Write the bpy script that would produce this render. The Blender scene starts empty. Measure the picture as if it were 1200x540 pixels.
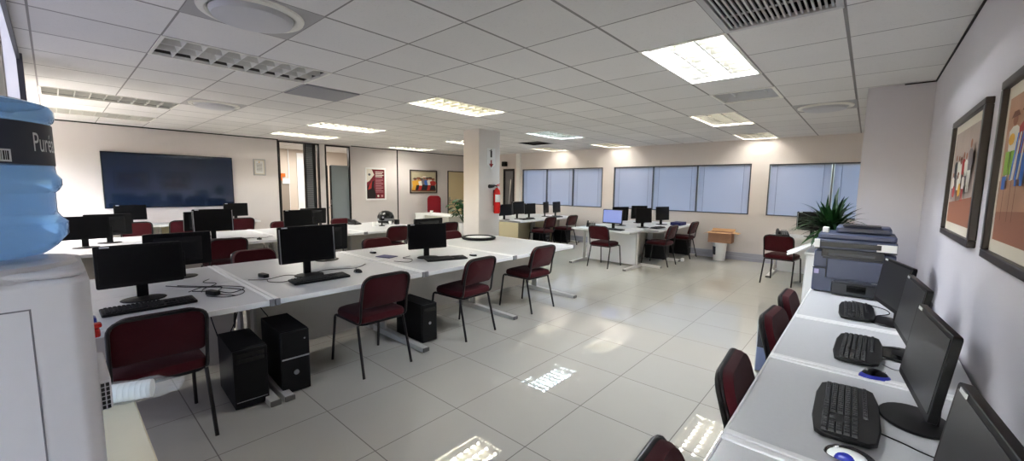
import bpy, math, random
from mathutils import Matrix, Vector
random.seed(7)
PI = math.pi
scn = bpy.context.scene
COL = scn.collection
CE, DZ = 2.56, 0.72          # ceiling height, desk height
XL, XR, YB = -10.55, 0.40, 9.75

# ------------------------------------------------------------------ materials
def srgb(r, g, b):
    f = lambda c: (c/12.92 if c <= .04045 else ((c+.055)/1.055)**2.4)
    return (f(r/255), f(g/255), f(b/255), 1)
MATS = {}
def mat(name, rgb, rough=.5, metal=0, noise=0, nscale=30, bump=0, bscale=200, spec=.5, trans=0, ior=1.45, emit=None, estr=0, coat=0, sheen=0, alpha=1):
    if name in MATS: return MATS[name]
    m = bpy.data.materials.new(name); m.use_nodes = True
    nt = m.node_tree; b = nt.nodes['Principled BSDF']
    c = srgb(*rgb)
    b.inputs['Base Color'].default_value = c
    b.inputs['Roughness'].default_value = rough
    b.inputs['Metallic'].default_value = metal
    b.inputs['Specular IOR Level'].default_value = spec
    b.inputs['Transmission Weight'].default_value = trans
    b.inputs['IOR'].default_value = ior
    b.inputs['Coat Weight'].default_value = coat
    b.inputs['Sheen Weight'].default_value = sheen
    b.inputs['Alpha'].default_value = alpha
    if emit:
        b.inputs['Emission Color'].default_value = srgb(*emit); b.inputs['Emission Strength'].default_value = estr
    if noise or bump:
        tc = nt.nodes.new('ShaderNodeTexCoord')
        if noise:
            n = nt.nodes.new('ShaderNodeTexNoise'); n.inputs['Scale'].default_value = nscale; n.inputs['Detail'].default_value = 4
            nt.links.new(tc.outputs['Object'], n.inputs['Vector'])
            r = nt.nodes.new('ShaderNodeMapRange'); r.inputs['From Min'].default_value = .3; r.inputs['From Max'].default_value = .7
            r.inputs['To Min'].default_value = 1-noise; r.inputs['To Max'].default_value = 1+noise
            nt.links.new(n.outputs['Fac'], r.inputs['Value'])
            x = nt.nodes.new('ShaderNodeVectorMath'); x.operation = 'SCALE'; x.inputs[0].default_value = c[:3]
            nt.links.new(r.outputs['Result'], x.inputs['Scale']); nt.links.new(x.outputs['Vector'], b.inputs['Base Color'])
        if bump:
            n = nt.nodes.new('ShaderNodeTexNoise'); n.inputs['Scale'].default_value = bscale; n.inputs['Detail'].default_value = 3
            nt.links.new(tc.outputs['Object'], n.inputs['Vector'])
            bp = nt.nodes.new('ShaderNodeBump'); bp.inputs['Strength'].default_value = bump; bp.inputs['Distance'].default_value = .003
            nt.links.new(n.outputs['Fac'], bp.inputs['Height']); nt.links.new(bp.outputs['Normal'], b.inputs['Normal'])
    MATS[name] = m
    return m

def grid_mat(name, base, line, x0, y0, pitch, w, rough, vary=.03, bump=0, spec=.5, lrough=.6, mottle=.03, fiss=0, wx=None, wy=None, ior=1.5):
    m = bpy.data.materials.new(name); m.use_nodes = True; nt = m.node_tree; N = nt.nodes.new; L = nt.links.new
    b = nt.nodes['Principled BSDF']; b.inputs['Specular IOR Level'].default_value = spec; b.inputs['IOR'].default_value = ior
    tc = N('ShaderNodeTexCoord'); sp = N('ShaderNodeSeparateXYZ'); L(tc.outputs['Object'], sp.inputs[0])
    def mth(op, a, b_=None, c_=None):
        n = N('ShaderNodeMath'); n.operation = op
        for i, v in enumerate((a, b_, c_)):
            if v is None: continue
            if isinstance(v, (int, float)): n.inputs[i].default_value = v
            else: L(v, n.inputs[i])
        return n.outputs[0]
    masks, cells = [], []
    for ax, o, ww in (('X', x0, wx or w), ('Y', y0, wy or w)):
        u = mth('DIVIDE', mth('SUBTRACT', sp.outputs[ax], o), pitch)
        fl = mth('FLOOR', u); fr = mth('SUBTRACT', u, fl)
        d = mth('MINIMUM', fr, mth('SUBTRACT', 1.0, fr))
        masks.append(mth('LESS_THAN', d, ww/2/pitch)); cells.append(fl)
    mask = mth('MAXIMUM', masks[0], masks[1])
    cv = N('ShaderNodeCombineXYZ'); L(cells[0], cv.inputs[0]); L(cells[1], cv.inputs[1])
    wn = N('ShaderNodeTexWhiteNoise'); wn.noise_dimensions = '2D'; L(cv.outputs[0], wn.inputs['Vector'])
    nz = N('ShaderNodeTexNoise'); nz.inputs['Scale'].default_value = 2.5; nz.inputs['Detail'].default_value = 5; L(tc.outputs['Object'], nz.inputs['Vector'])
    k = mth('ADD', mth('MULTIPLY_ADD', wn.outputs['Value'], 2*vary, 1-vary), mth('MULTIPLY_ADD', nz.outputs['Fac'], 2*mottle, -mottle))
    if fiss:
        f = N('ShaderNodeTexNoise'); f.inputs['Scale'].default_value = 60; f.inputs['Detail'].default_value = 6; L(tc.outputs['Object'], f.inputs['Vector'])
        k = mth('MULTIPLY', k, mth('MULTIPLY_ADD', mth('GREATER_THAN', f.outputs['Fac'], .62), -fiss, 1.0))
    vm = N('ShaderNodeVectorMath'); vm.operation = 'SCALE'; vm.inputs[0].default_value = srgb(*base)[:3]; L(k, vm.inputs['Scale'])
    mx = N('ShaderNodeMix'); mx.data_type = 'RGBA'; L(mask, mx.inputs['Factor']); L(vm.outputs['Vector'], mx.inputs[6]); mx.inputs[7].default_value = srgb(*line)
    L(mx.outputs[2], b.inputs['Base Color'])
    L(mth('MULTIPLY_ADD', mask, lrough-rough, mth('MULTIPLY_ADD', nz.outputs['Fac'], .04, rough-.02)), b.inputs['Roughness'])
    if bump:
        wv = N('ShaderNodeTexNoise'); wv.inputs['Scale'].default_value = 1.3; L(tc.outputs['Object'], wv.inputs['Vector'])
        bp = N('ShaderNodeBump'); bp.inputs['Strength'].default_value = bump; bp.inputs['Distance'].default_value = .01
        L(mth('ADD', wv.outputs['Fac'], mth('MULTIPLY', mask, -.1)), bp.inputs['Height']); L(bp.outputs['Normal'], b.inputs['Normal'])
    return m

M_floor = grid_mat('polished_tile', (192, 189, 180), (92, 86, 78), -1.385, 2.32, .605, .006, .022, vary=.015, bump=.02, spec=.7, mottle=.03, ior=1.75)
M_ceil = grid_mat('ceiling_tile', (222, 220, 218), (140, 137, 135), -2.68, 3.09, .6225, .014, .9, vary=.05, spec=.1, lrough=.5, mottle=.03, fiss=.05, wx=.02, wy=.012)
M_wall = mat('wall_paint', (214, 207, 205), .75, noise=.015, nscale=3, bump=.06, bscale=90)
M_wallR = mat('wall_paint_cool_lit', (200, 197, 204), .7, noise=.015, nscale=3, bump=.06, bscale=90)  # wall paint copy with the cool near-side light put into its lavender tint
M_colm = mat('column_paint', (216, 211, 208), .7, noise=.015, nscale=3, bump=.06, bscale=90)
M_black = mat('black_frame', (14, 14, 16), .45)
M_dark = mat('dark_gap', (40, 36, 34), .8)
M_top = mat('laminate', (202, 203, 205), .3, noise=.015, nscale=60)
M_strip = mat('white_strip', (238, 238, 238), .3)
M_panel = mat('desk_panel', (205, 200, 192), .5, noise=.01)
M_panelcream = mat('desk_panel_cream', (196, 184, 150), .5, noise=.01)
M_cap = mat('grey_cap', (130, 130, 134), .5)
M_leg = mat('desk_leg_metal', (196, 194, 190), .4)
M_tip = mat('foot_tip', (105, 103, 100), .6)
M_red = mat('maroon_fabric', (62, 9, 17), .85, noise=.18, nscale=180, bump=.4, bscale=700, sheen=.08, spec=.2)
M_redb = mat('red_fabric', (120, 14, 26), .85, noise=.15, nscale=180, bump=.3, bscale=700, sheen=.3, spec=.2)
M_steel = mat('black_steel', (16, 14, 15), .35, spec=.5)
M_plast = mat('black_plastic', (10, 10, 12), .45, spec=.3, noise=.1, nscale=300)
M_plast2 = mat('black_plastic_matte', (18, 18, 21), .6, spec=.3)
M_gloss = mat('black_gloss', (9, 9, 11), .12)
M_scr = mat('screen_off', (7, 7, 9), .3, spec=.25)
M_scrR = mat('screen_off_matte', (26, 26, 29), .32)
M_scrB = mat('screen_lit', (60, 80, 140), .3, emit=(96, 120, 190), estr=.045)
M_sil = mat('silver', (170, 172, 176), .3, metal=.7)
M_white = mat('white_plastic', (228, 228, 228), .4)
M_sticker = mat('sticker', (215, 218, 220), .5)
M_key = mat('key_black', (24, 24, 28), .5)
M_blue = mat('blue_plastic', (38, 48, 160), .3)
M_navy = mat('navy_card', (30, 34, 92), .5)
M_blind = mat('blind', (176, 182, 208), .55)
M_print = mat('printer_plastic', (66, 72, 98), .4, noise=.03)
M_printd = mat('printer_dark', (20, 22, 34), .35)
M_cool = mat('cooler_body', (212, 210, 216), .35, noise=.01)
M_cream = mat('cream_laminate', (226, 216, 190), .5, noise=.01)
M_leaf = mat('leaf', (18, 56, 18), .5, noise=.3, nscale=9)
M_leafd = mat('leaf_dark', (20, 72, 26), .45, noise=.3, nscale=9)
M_soil = mat('soil', (50, 36, 26), .9, noise=.2)
M_card = mat('cardboard', (196, 152, 108), .8, noise=.05, nscale=15)
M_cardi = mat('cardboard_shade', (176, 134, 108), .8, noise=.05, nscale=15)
M_fire = mat('extinguisher_red', (205, 24, 20), .25, coat=.4)
M_trunk = mat('trunking', (168, 168, 182), .5)
M_vent = mat('vent_metal', (190, 190, 192), .4)
M_ventd = mat('vent_dark', (26, 26, 28), .8)
M_lampw = mat('lamp_white', (232, 230, 222), .35)
M_refl = mat('lamp_reflector', (96, 94, 88), .3, metal=.6)
M_refl_off = mat('lamp_reflector_dull', (92, 88, 80), .35, metal=.5)
M_louv = mat('louvre_mirror', (150, 148, 138), .3, metal=.8)
M_tubeoff = mat('tube_off', (205, 205, 205), .3)
M_tv = mat('display_glass', (24, 37, 62), .08, spec=.9, coat=.3)
M_mount = mat('picture_mount', (214, 206, 190), .7)
M_frameb = mat('frame_brown', (38, 28, 30), .4)
M_tan = mat('canvas_tan', (176, 132, 104), .7, noise=.12, nscale=5)
M_grey2 = mat('canvas_grey', (150, 140, 132), .7, noise=.12, nscale=6)
M_office = mat('office_wall', (208, 196, 184), .8)
M_frost = mat('frosted_glass', (128, 136, 140), .35, noise=.03, nscale=3)
M_pink = mat('poster_text', (196, 140, 146), .6)
M_post = mat('poster_red', (112, 16, 34), .5, noise=.08, nscale=8)
M_orange = mat('orange_cloth', (206, 104, 30), .7)
M_handle = mat('door_handle_metal', (150, 150, 150), .3, metal=.9)
M_greyd = mat('grey_office', (128, 128, 130), .6)
M_clear = mat('clear_bag', (235, 238, 240), .3, alpha=.2)
M_foam = mat('foam_cup', (246, 244, 238), .6)
M_label = mat('bottle_label', (44, 48, 62), .5)
def paint(n, *c): return mat('paint_'+n, c, .7)

def bottle_mat():
    m = bpy.data.materials.new('blue_bottle'); m.use_nodes = True; nt = m.node_tree
    b = nt.nodes['Principled BSDF']
    b.inputs['Base Color'].default_value = srgb(152, 200, 250)
    b.inputs['Roughness'].default_value = .12; b.inputs['IOR'].default_value = 1.07
    b.inputs['Transmission Weight'].default_value = .8; b.inputs['Coat Weight'].default_value = .5
    return m
M_bottle = bottle_mat()

def blind_mat():
    m = bpy.data.materials.new('venetian_blind'); m.use_nodes = True; nt = m.node_tree
    b = nt.nodes['Principled BSDF']; o = nt.nodes['Material Output']
    b.inputs['Base Color'].default_value = srgb(154, 151, 162); b.inputs['Roughness'].default_value = .5
    t = nt.nodes.new('ShaderNodeBsdfTranslucent'); t.inputs['Color'].default_value = srgb(206, 200, 206)
    mx = nt.nodes.new('ShaderNodeMixShader'); mx.inputs[0].default_value = .3
    nt.links.new(b.outputs[0], mx.inputs[1]); nt.links.new(t.outputs[0], mx.inputs[2]); nt.links.new(mx.outputs[0], o.inputs[0])
    return m
M_blind = blind_mat()
def emis(name, rgb, s):
    m = bpy.data.materials.new(name); m.use_nodes = True; nt = m.node_tree; nt.nodes.remove(nt.nodes['Principled BSDF'])
    e = nt.nodes.new('ShaderNodeEmission'); e.inputs[0].default_value = srgb(*rgb); e.inputs[1].default_value = s
    nt.links.new(e.outputs[0], nt.nodes['Material Output'].inputs[0]); return m

# ------------------------------------------------------------------ mesh builder
class MB:
    def __init__(s): s.v, s.f, s.mi = [], [], []
    def add(s, vs, fs, M=None, mi=0):
        o = len(s.v)
        s.v += [tuple(M @ Vector(p)) if M else tuple(p) for p in vs]
        s.f += [tuple(i+o for i in f) for f in fs]; s.mi += [mi]*len(fs); return s
    def box(s, c, d, M=None, mi=0):
        x, y, z = c; a, b, h = d[0]/2, d[1]/2, d[2]/2
        vs = [(x-a, y-b, z-h), (x+a, y-b, z-h), (x+a, y+b, z-h), (x-a, y+b, z-h), (x-a, y-b, z+h), (x+a, y-b, z+h), (x+a, y+b, z+h), (x-a, y+b, z+h)]
        return s.add(vs, [(0, 3, 2, 1), (4, 5, 6, 7), (0, 1, 5, 4), (1, 2, 6, 5), (2, 3, 7, 6), (3, 0, 4, 7)], M, mi)
    def b2(s, x0, x1, y0, y1, z0, z1, M=None, mi=0):
        return s.box(((x0+x1)/2, (y0+y1)/2, (z0+z1)/2), (x1-x0, y1-y0, z1-z0), M, mi)
    def tube(s, pts, r, n=8, M=None, mi=0):
        pts = [Vector(p) for p in pts]; k = len(pts); rs = r if isinstance(r, (list, tuple)) else [r]*k
        vs = []; up = None
        for i, p in enumerate(pts):
            t = (pts[min(i+1, k-1)]-pts[max(i-1, 0)]).normalized()
            if up is None:
                up = Vector((0, 0, 1)) if abs(t.z) < .9 else Vector((1, 0, 0))
            a = t.cross(up)
            if a.length < 1e-4: a = t.cross(Vector((0, 1, 0)))
            a.normalize(); b = a.cross(t).normalized(); up = b
            for j in range(n):
                w = 2*PI*j/n; vs.append(p + a*math.cos(w)*rs[i] + b*math.sin(w)*rs[i])
        fs = [(i*n+j, i*n+(j+1) % n, (i+1)*n+(j+1) % n, (i+1)*n+j) for i in range(k-1) for j in range(n)]
        fs += [tuple(range(n))[::-1], tuple((k-1)*n+j for j in range(n))]
        return s.add(vs, fs, M, mi)
    def lathe(s, prof, n=24, c=(0, 0, 0), sx=1, sy=1, M=None, mi=0):
        vs = []; k = len(prof)
        for r, z in prof:
            for j in range(n):
                w = 2*PI*j/n; vs.append((c[0]+r*sx*math.cos(w), c[1]+r*sy*math.sin(w), c[2]+z))
        fs = [(i*n+j, i*n+(j+1) % n, (i+1)*n+(j+1) % n, (i+1)*n+j) for i in range(k-1) for j in range(n)]
        fs += [tuple(range(n))[::-1], tuple((k-1)*n+j for j in range(n))]
        return s.add(vs, fs, M, mi)
    def prism(s, poly, h0, h1, M=None, mi=0):      # poly in local XY, extruded h0..h1 along Z
        n = len(poly)
        vs = [(x, y, h0) for x, y in poly]+[(x, y, h1) for x, y in poly]
        fs = [tuple(range(n))[::-1], tuple(range(n, 2*n))]+[(i, (i+1) % n, n+(i+1) % n, n+i) for i in range(n)]
        return s.add(vs, fs, M, mi)
    def build(s, name, m, parent=None, smooth=False, bevel=0, loc=None, seg=2, sub=0):
        me = bpy.data.meshes.new(name); me.from_pydata(s.v, [], s.f)
        for q in (m if isinstance(m, list) else [m]): me.materials.append(q)
        if any(s.mi): me.polygons.foreach_set('material_index', s.mi)
        me.update()
        o = bpy.data.objects.new(name, me); COL.objects.link(o)
        if parent: o.parent = parent
        if loc: o.location = loc
        if bevel:
            b = o.modifiers.new('bevel', 'BEVEL'); b.width = bevel; b.segments = seg; b.limit_method = 'ANGLE'; b.angle_limit = math.radians(40)
        if sub:
            q = o.modifiers.new('sub', 'SUBSURF'); q.levels = sub; q.render_levels = sub
        if smooth or bevel:
            for p in me.polygons: p.use_smooth = True
            if not sub:
                me.set_sharp_from_angle(angle=math.radians(40))
        return o
def rrect(w, h, r, n=5, r2=None):     # centred rounded rectangle, r = top corners, r2 = bottom corners
    r2 = r if r2 is None else r2; out = []
    for cx, cy, a, rr in ((w/2, h/2, 0, r), (-w/2, h/2, 90, r), (-w/2, -h/2, 180, r2), (w/2, -h/2, 270, r2)):
        sx = 1 if cx > 0 else -1; sy = 1 if cy > 0 else -1
        for i in range(n+1):
            t = math.radians(a+90*i/n); out.append((cx-sx*rr+rr*math.cos(t), cy-sy*rr+rr*math.sin(t)))
    return out
def thing(name, label, cat, loc=(0, 0, 0), rz=0, group=None):
    o = bpy.data.objects.new(name, None); COL.objects.link(o); o.empty_display_size = .1
    o.location = loc; o.rotation_euler = (0, 0, rz); return tag(o, label, cat, group)
def tag(o, label, cat, group=None):
    o['label'] = label; o['category'] = cat
    if group: o['group'] = group
    return o
def struct(o): o['kind'] = 'structure'; return o
def dup(root, loc, rz, label, group=None, name=None):
    r = root.copy(); COL.objects.link(r); r.location = loc; r.rotation_euler = (0, 0, rz); r['label'] = label
    if group: r['group'] = group
    def rec(a, b):
        for ch in list(a.children):
            c = ch.copy(); COL.objects.link(c); c.parent = b; rec(ch, c)
    rec(root, r); return r
T, RX, RZ = Matrix.Translation, (lambda a: Matrix.Rotation(a, 4, 'X')), (lambda a: Matrix.Rotation(a, 4, 'Z'))
RY = lambda a: Matrix.Rotation(a, 4, 'Y')
MX_LEFT = Matrix(((0, 0, 1, 0), (1, 0, 0, 0), (0, 1, 0, 0), (0, 0, 0, 1)))     # poly (y,z) facing +X
class Maker:   # first call uses the prototype, later calls copy it
    def __init__(s, f): s.f, s.p = f, None
    def __call__(s, loc, rz, label, group=None):
        if s.p is None:
            s.p = s.f(); s.p.location = loc; s.p.rotation_euler = (0, 0, rz); s.p['label'] = label
            if group: s.p['group'] = group
            return s.p
        return dup(s.p, loc, rz, label, group)

# ------------------------------------------------------------------ setting
def cells_wall(axis, pos, a0, a1, z0, z1, holes, t, name, m):
    """wall slab at axis=pos (thickness t away from room) with rectangular holes (a0,a1,z0,z1)"""
    A = sorted({a0, a1, *[h[0] for h in holes], *[h[1] for h in holes]}); Z = sorted({z0, z1, *[h[2] for h in holes], *[h[3] for h in holes]})
    mb = MB()
    for i in range(len(A)-1):
        for j in range(len(Z)-1):
            c = ((A[i]+A[i+1])/2, (Z[j]+Z[j+1])/2)
            if any(h[0] < c[0] < h[1] and h[2] < c[1] < h[3] for h in holes): continue
            lo, hi = min(pos, pos+t), max(pos, pos+t)
            if axis == 'x': mb.b2(lo, hi, A[i], A[i+1], Z[j], Z[j+1])
            else: mb.b2(A[i], A[i+1], lo, hi, Z[j], Z[j+1])
    return struct(mb.build(name, m))
struct(MB().b2(-13.6, .6, -2.2, 10.0, -.1, 0).build('floor', M_floor))
# lamps: (x0, y0, lit, colour, strength)
G = lambda i: -2.68-.6225*i
H_ = lambda j: 3.09+.6225*j
P = .6225
LAMPS = []
def lamp_cell(i, j, n=2): return (G(i)-P, G(i), H_(j), H_(j)+n*P)
holes = []
lampdefs = [  # i, j, colour/None, strength, label
 (2, 0, (255, 251, 236), 6, 'warm-lit louvred ceiling light in front of the white column'),
 (2, -4, None, 0, 'large unlit louvred ceiling light nearest the camera'),
 (7, -5, None, 0, 'unlit louvred ceiling light beyond the water bottle, second from camera'),
 (10, -5, None, 0, 'unlit louvred ceiling light close above the big wall display'),
 (7, 0, (255, 251, 240), 7, 'lit louvred ceiling light above the middle desk row'),
 (10, 0, (255, 251, 240), 5, 'lit louvred ceiling light nearest the glass partition'),
 (3, 5, (215, 238, 255), 6, 'cool blue-white louvred ceiling light right of the column'),
 (3, 9, (255, 250, 238), 5, 'warm louvred ceiling light between the left and middle windows'),
 (6, 9, (255, 250, 236), 4.2, 'warm louvred ceiling light at the left blinded window'),
 (7, 5, (255, 251, 240), 7, 'lit louvred ceiling light half hidden behind the column'),
 (11, 5, (255, 251, 240), 5, 'lit ceiling light near the far left wall, by the small painting'),
 (-2, 5, (255, 250, 238), 5.5, 'warm-lit ceiling light beyond the brightest panel'),
 (-2, 9, (255, 250, 238), 5.5, 'warm-lit ceiling light farthest down the aisle, at the window wall'),
 (-3, 0, (240, 246, 255), 12, 'brightest ceiling light, glaring cool white above the aisle'),
]
for d in lampdefs:
    c = list(lamp_cell(d[0], d[1])); c[3] = min(c[3], 9.72); holes.append(tuple(c))
vent = (G(-4), G(-3), H_(-2), H_(0)); holes.append(vent)
rounds = [(G(1), G(0), H_(-4), H_(-3)), (G(7), G(6), H_(-3), H_(-2)), (G(-4), G(-3), H_(5), H_(6))]
holes += rounds
trayl = (G(-3)+.0, G(-3)+P, H_(3), H_(4)); trayl = (G(-2), G(-2)+P, H_(3), H_(4)); holes.append(trayl)
darkt = (G(6), G(5), H_(7), H_(8)); holes.append(darkt)
greyt = (G(4), G(3), H_(-2), H_(-1))
def fixx(h): return (min(h[0], h[1]), max(h[0], h[1]), h[2], h[3])
holes = [fixx(h) for h in holes]
A = sorted({-13.6, .6, *[round(h[0], 4) for h in holes], *[round(h[1], 4) for h in holes]}); B = sorted({-2.2, 10.0, *[round(h[2], 4) for h in holes], *[round(h[3], 4) for h in holes]})
mb = MB()
for i in range(len(A)-1):
    for j in range(len(B)-1):
        c = ((A[i]+A[i+1])/2, (B[j]+B[j+1])/2)
        if A[i+1]-A[i] < .001 or B[j+1]-B[j] < .001: continue
        if any(h[0] < c[0] < h[1] and h[2] < c[1] < h[3] for h in holes): continue
        mb.b2(A[i], A[i+1], B[j], B[j+1], CE, CE+.02)
struct(mb.build('ceiling', M_ceil))
struct(MB().b2(-13.7, .7, -2.3, 10.1, CE+.30, CE+.34).build('ceiling_slab', M_dark))

wins = [(-8.15, -5.37, .99, 2.06), (-5.04, -1.89, .99, 2.06), (-1.57, .1, .99, 2.04)]
cells_wall('y', YB, XL-.1, .6, 0, CE+.3, wins+[(-8.97, -8.49, 0, 2.09)], .15, 'wall_back', M_wall)
D1, D2 = (3.60, 4.55), (4.69, 5.36)
cells_wall('x', XL, -.5, YB, 0, CE+.3, [(D1[0], D1[1], 0, 2.53), (D2[0], D2[1], 0, 2.53)], -.1, 'wall_left', M_wall)
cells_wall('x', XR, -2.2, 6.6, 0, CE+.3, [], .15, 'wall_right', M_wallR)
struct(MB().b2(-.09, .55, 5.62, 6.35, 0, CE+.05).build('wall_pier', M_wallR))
cells_wall('x', XR, 6.3, YB, 0, CE+.3, [], .15, 'wall_far_right', M_wall)
struct(MB().b2(-5.84, -5.42, 5.22, 5.78, 0, CE+.03).build('column', M_colm, bevel=.008))
cells_wall('y', -.5, XL-.1, -5.45, 0, CE+.3, [(-10.2, -6.8, .95, 2.2)], -.15, 'wall_front', M_wall)
struct(MB().b2(-5.55, -5.45, -.5, -.14, 0, CE+.05).build('wall_return', M_wall))
cells_wall('x', -2.5, -2.2, -.09, 0, CE+.3, [], -.12, 'wall_alcove', M_wall)
cells_wall('y', -2.05, -2.6, .5, 0, CE+.3, [(-1.9, .2, .9, 2.2)], -.15, 'wall_behind', M_wall)
# trims
t1 = MB().b2(XL, .2, YB-.03, YB, 0, .075).b2(XL, .2, YB-.025, YB, .08, .165).b2(XL, .2, YB-.012, YB, .07, .085)
struct(t1.build('trim_1', M_trunk, bevel=.003))
struct(MB().b2(XL, XL+.015, -.5, D1[0], CE-.022, CE).b2(XL, XL+.015, 5.4, YB, CE-.022, CE).build('trim_2', M_black))
struct(MB().b2(XL, XL+.012, 6.80, 6.83, 0, CE).b2(XL, XL+.012, 3.575, 3.6, 0, CE).build('trim_3', M_black))
struct(MB().b2(XR-.01, XR, -2, 5.62, CE-.012, CE).b2(.18, XR, 5.61, 5.62, CE-.012, CE).build('trim_4', M_dark))
struct(MB().b2(-8.38, -8.22, YB-.07, YB, 0.17, CE).build('trim_5', M_strip, bevel=.006))
struct(MB().b2(XL, XL+.012, -.5, 3.57, 0, .08).b2(XL, XL+.012, 5.4, 6.79, 0, .08).b2(XL, XL+.012, 6.84, 8.7, 0, .08).build('baseboard_left', M_black))

def window(n, x0, x1, z0, z1, mulls):
    root = bpy.data.objects.new('window_%d' % n, None); COL.objects.link(root); root['kind'] = 'structure'; root.location = ((x0+x1)/2, YB, z0)
    o = (-(x0+x1)/2, -YB, -z0); M = T(o)
    f = MB(); w = .022
    f.b2(x0, x1, YB-.012, YB+.1, z0, z0+w, M).b2(x0, x1, YB-.012, YB+.1, z1-w, z1, M).b2(x0, x0+w, YB-.012, YB+.1, z0+w, z1-w, M).b2(x1-w, x1, YB-.012, YB+.1, z0+w, z1-w, M)
    f.build('window_frame', mat('win_frame', (70, 70, 76), .4), root)
    for mx in mulls: MB().b2(mx-.014, mx+.014, YB-.008, YB+.1, z0+w, z1-w, M).build('mullion', mat('win_frame', (70, 70, 76)), root)
    xs = [x0+w]+[q for mx in mulls for q in (mx-.014, mx+.014)]+[x1-w]
    for a, b in zip(xs[::2], xs[1::2]):
        bl = MB(); k = int((z1-z0-2*w)/.022)+1
        for i in range(k):
            zc = z0+w+.008+i*(z1-z0-2*w)/k
            bl.add([(a+.004, YB+.028, zc-.014), (b-.004, YB+.028, zc-.014), (b-.004, YB+.04, zc+.014), (a+.004, YB+.04, zc+.014)], [(0, 1, 2, 3)], M)
        bl.build('blind', M_blind, root)
        c = MB()
        for q in (a+.12, b-.12): c.b2(q-.003, q+.003, YB+.02, YB+.024, z0+w, z1-w, M)
        c.build('ladder_cord', M_greyd, root)
    MB().b2(x0+w, x1-w, YB+.085, YB+.09, z0+w, z1-w, M).build('glass', mat('glass', (230, 240, 245), .02, trans=1, ior=1.01), root)
window(1, *wins[0], [-7.22, -6.3]); window(2, *wins[1], [-3.99, -2.96]); window(3, *wins[2], [-.54])
# unseen window added behind the camera for cool near light, and the glazed bay at the near left
r4 = bpy.data.objects.new('window_4', None); COL.objects.link(r4); r4['kind'] = 'structure'; r4.location = (-4.0, -.12, 0)
M4 = T((4.0, .12, 0))
MB().b2(-5.44, -5.40, -.17, -.085, 0, CE, M4).b2(-5.40, -2.52, -.17, -.09, 0, .08, M4).b2(-5.40, -2.52, -.16, -.10, CE-.05, CE, M4).build('window_frame', mat('win_frame', (70, 70, 76)), r4)
MB().b2(-5.40, -2.53, -.15, -.12, .08, CE-.05, M4).build('frosted_pane', mat('frosted_pane', (225, 225, 238), .4, emit=(206, 208, 232), estr=.043), r4)  # pane emission stands in for daylight behind the frosted glass
r5 = bpy.data.objects.new('window_5', None); COL.objects.link(r5); r5['kind'] = 'structure'; r5.location = (-.85, -2.1, .9)
M5 = T((.85, 2.1, -.9))
MB().b2(-1.9, .2, -2.12, -2.04, .9, .94, M5).b2(-1.9, .2, -2.12, -2.04, 2.16, 2.2, M5).b2(-1.9, -1.86, -2.12, -2.04, .94, 2.16, M5).b2(.16, .2, -2.12, -2.04, .94, 2.16, M5).b2(-.87, -.83, -2.12, -2.04, .94, 2.16, M5).build('window_frame', M_black, r5)
MB().b2(-1.86, .16, -2.10, -2.095, .94, 2.16, M5).build('glass', mat('glass', (230, 240, 245)), r5)

r6 = bpy.data.objects.new('window_6', None); COL.objects.link(r6); r6['kind'] = 'structure'; r6.location = (-8.5, -.55, .95)  # unseen near-wall windows, added to bring daylight onto the left wall
M6 = T((8.5, .55, -.95)); f = MB()
for q in (-10.2, -9.07, -7.94, -6.84): f.b2(q, q+.04, -.6, -.52, .95, 2.2, M6)
f.b2(-10.2, -6.8, -.6, -.52, .95, .99, M6).b2(-10.2, -6.8, -.6, -.52, 2.16, 2.2, M6).build('window_frame', M_black, r6)
def daylight(n, loc, rot, sx, sy, e, col, lab):
    l = bpy.data.lights.new(n, 'AREA'); l.shape = 'RECTANGLE'; l.size = sx; l.size_y = sy; l.energy = e; l.color = col
    o = bpy.data.objects.new(n, l); COL.objects.link(o); o.location = loc; o.rotation_euler = rot; return tag(o, lab, 'light')
daylight('daylight', (-.85, -2.3, 1.6), (PI/2, 0, PI), 2.0, 1.25, 430, (.86, .92, 1), 'added daylight from an unseen window behind the camera')  # added source for the cool light on the near right
daylight('daylight', (-8.5, -.75, 1.6), (PI/2, 0, PI), 3.3, 1.2, 170, (1, .97, .95), 'added daylight from unseen near wall windows left of the water bottle')  # added source brightening the left wall
for k, (a, b, e) in enumerate(((-8.1, -5.4, 18), (-5.0, -1.9, 80), (-1.55, 0.1, 170))):
    daylight('daylight', ((a+b)/2, YB+.6, 1.6), (PI/2, 0, 0), b-a, 1.1, e, (.93, .93, 1), 'daylight behind the %s blinded window' % ('left', 'middle', 'right-hand')[k])
# glazed door openings in the left wall, with the room beyond
def frame_rect(mb, x0, x1, y0, y1, z0, z1, w, axis='x'):
    if axis == 'x':
        mb.b2(x0, x1, y0, y0+w, z0, z1).b2(x0, x1, y1-w, y1, z0, z1).b2(x0, x1, y0+w, y1-w, z1-w, z1)
    return mb
r = bpy.data.objects.new('door_1', None); COL.objects.link(r); r['kind'] = 'structure'
f = MB(); frame_rect(f, XL-.09, XL+.012, D1[0], D1[1], 0, 2.53, .03)
f.b2(XL-.07, XL+.01, 4.19, 4.22, 0, 2.5).b2(XL-.07, XL+.015, 4.40, 4.46, 0, 2.5).build('door_frame', M_black, r)
MB().b2(XL-.04, XL-.03, 4.22, 4.40, .05, 2.5).build('side_light', mat('sidelight', (74, 78, 82), .3), r)
bl = MB()
for i in range(60): bl.box((XL-.028, 4.31, .3+i*.036), (.006, .16, .012))
bl.build('blind', M_greyd, r)
r = bpy.data.objects.new('door_2', None); COL.objects.link(r); r['kind'] = 'structure'
f = MB(); frame_rect(f, XL-.09, XL+.012, D2[0], D2[1], 0, 2.53, .035)
f.b2(XL-.06, XL, 4.725, 4.75, 0, 2.0).b2(XL-.06, XL, 4.82, 4.84, 0, 2.0).build('door_frame', M_black, r)
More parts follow.
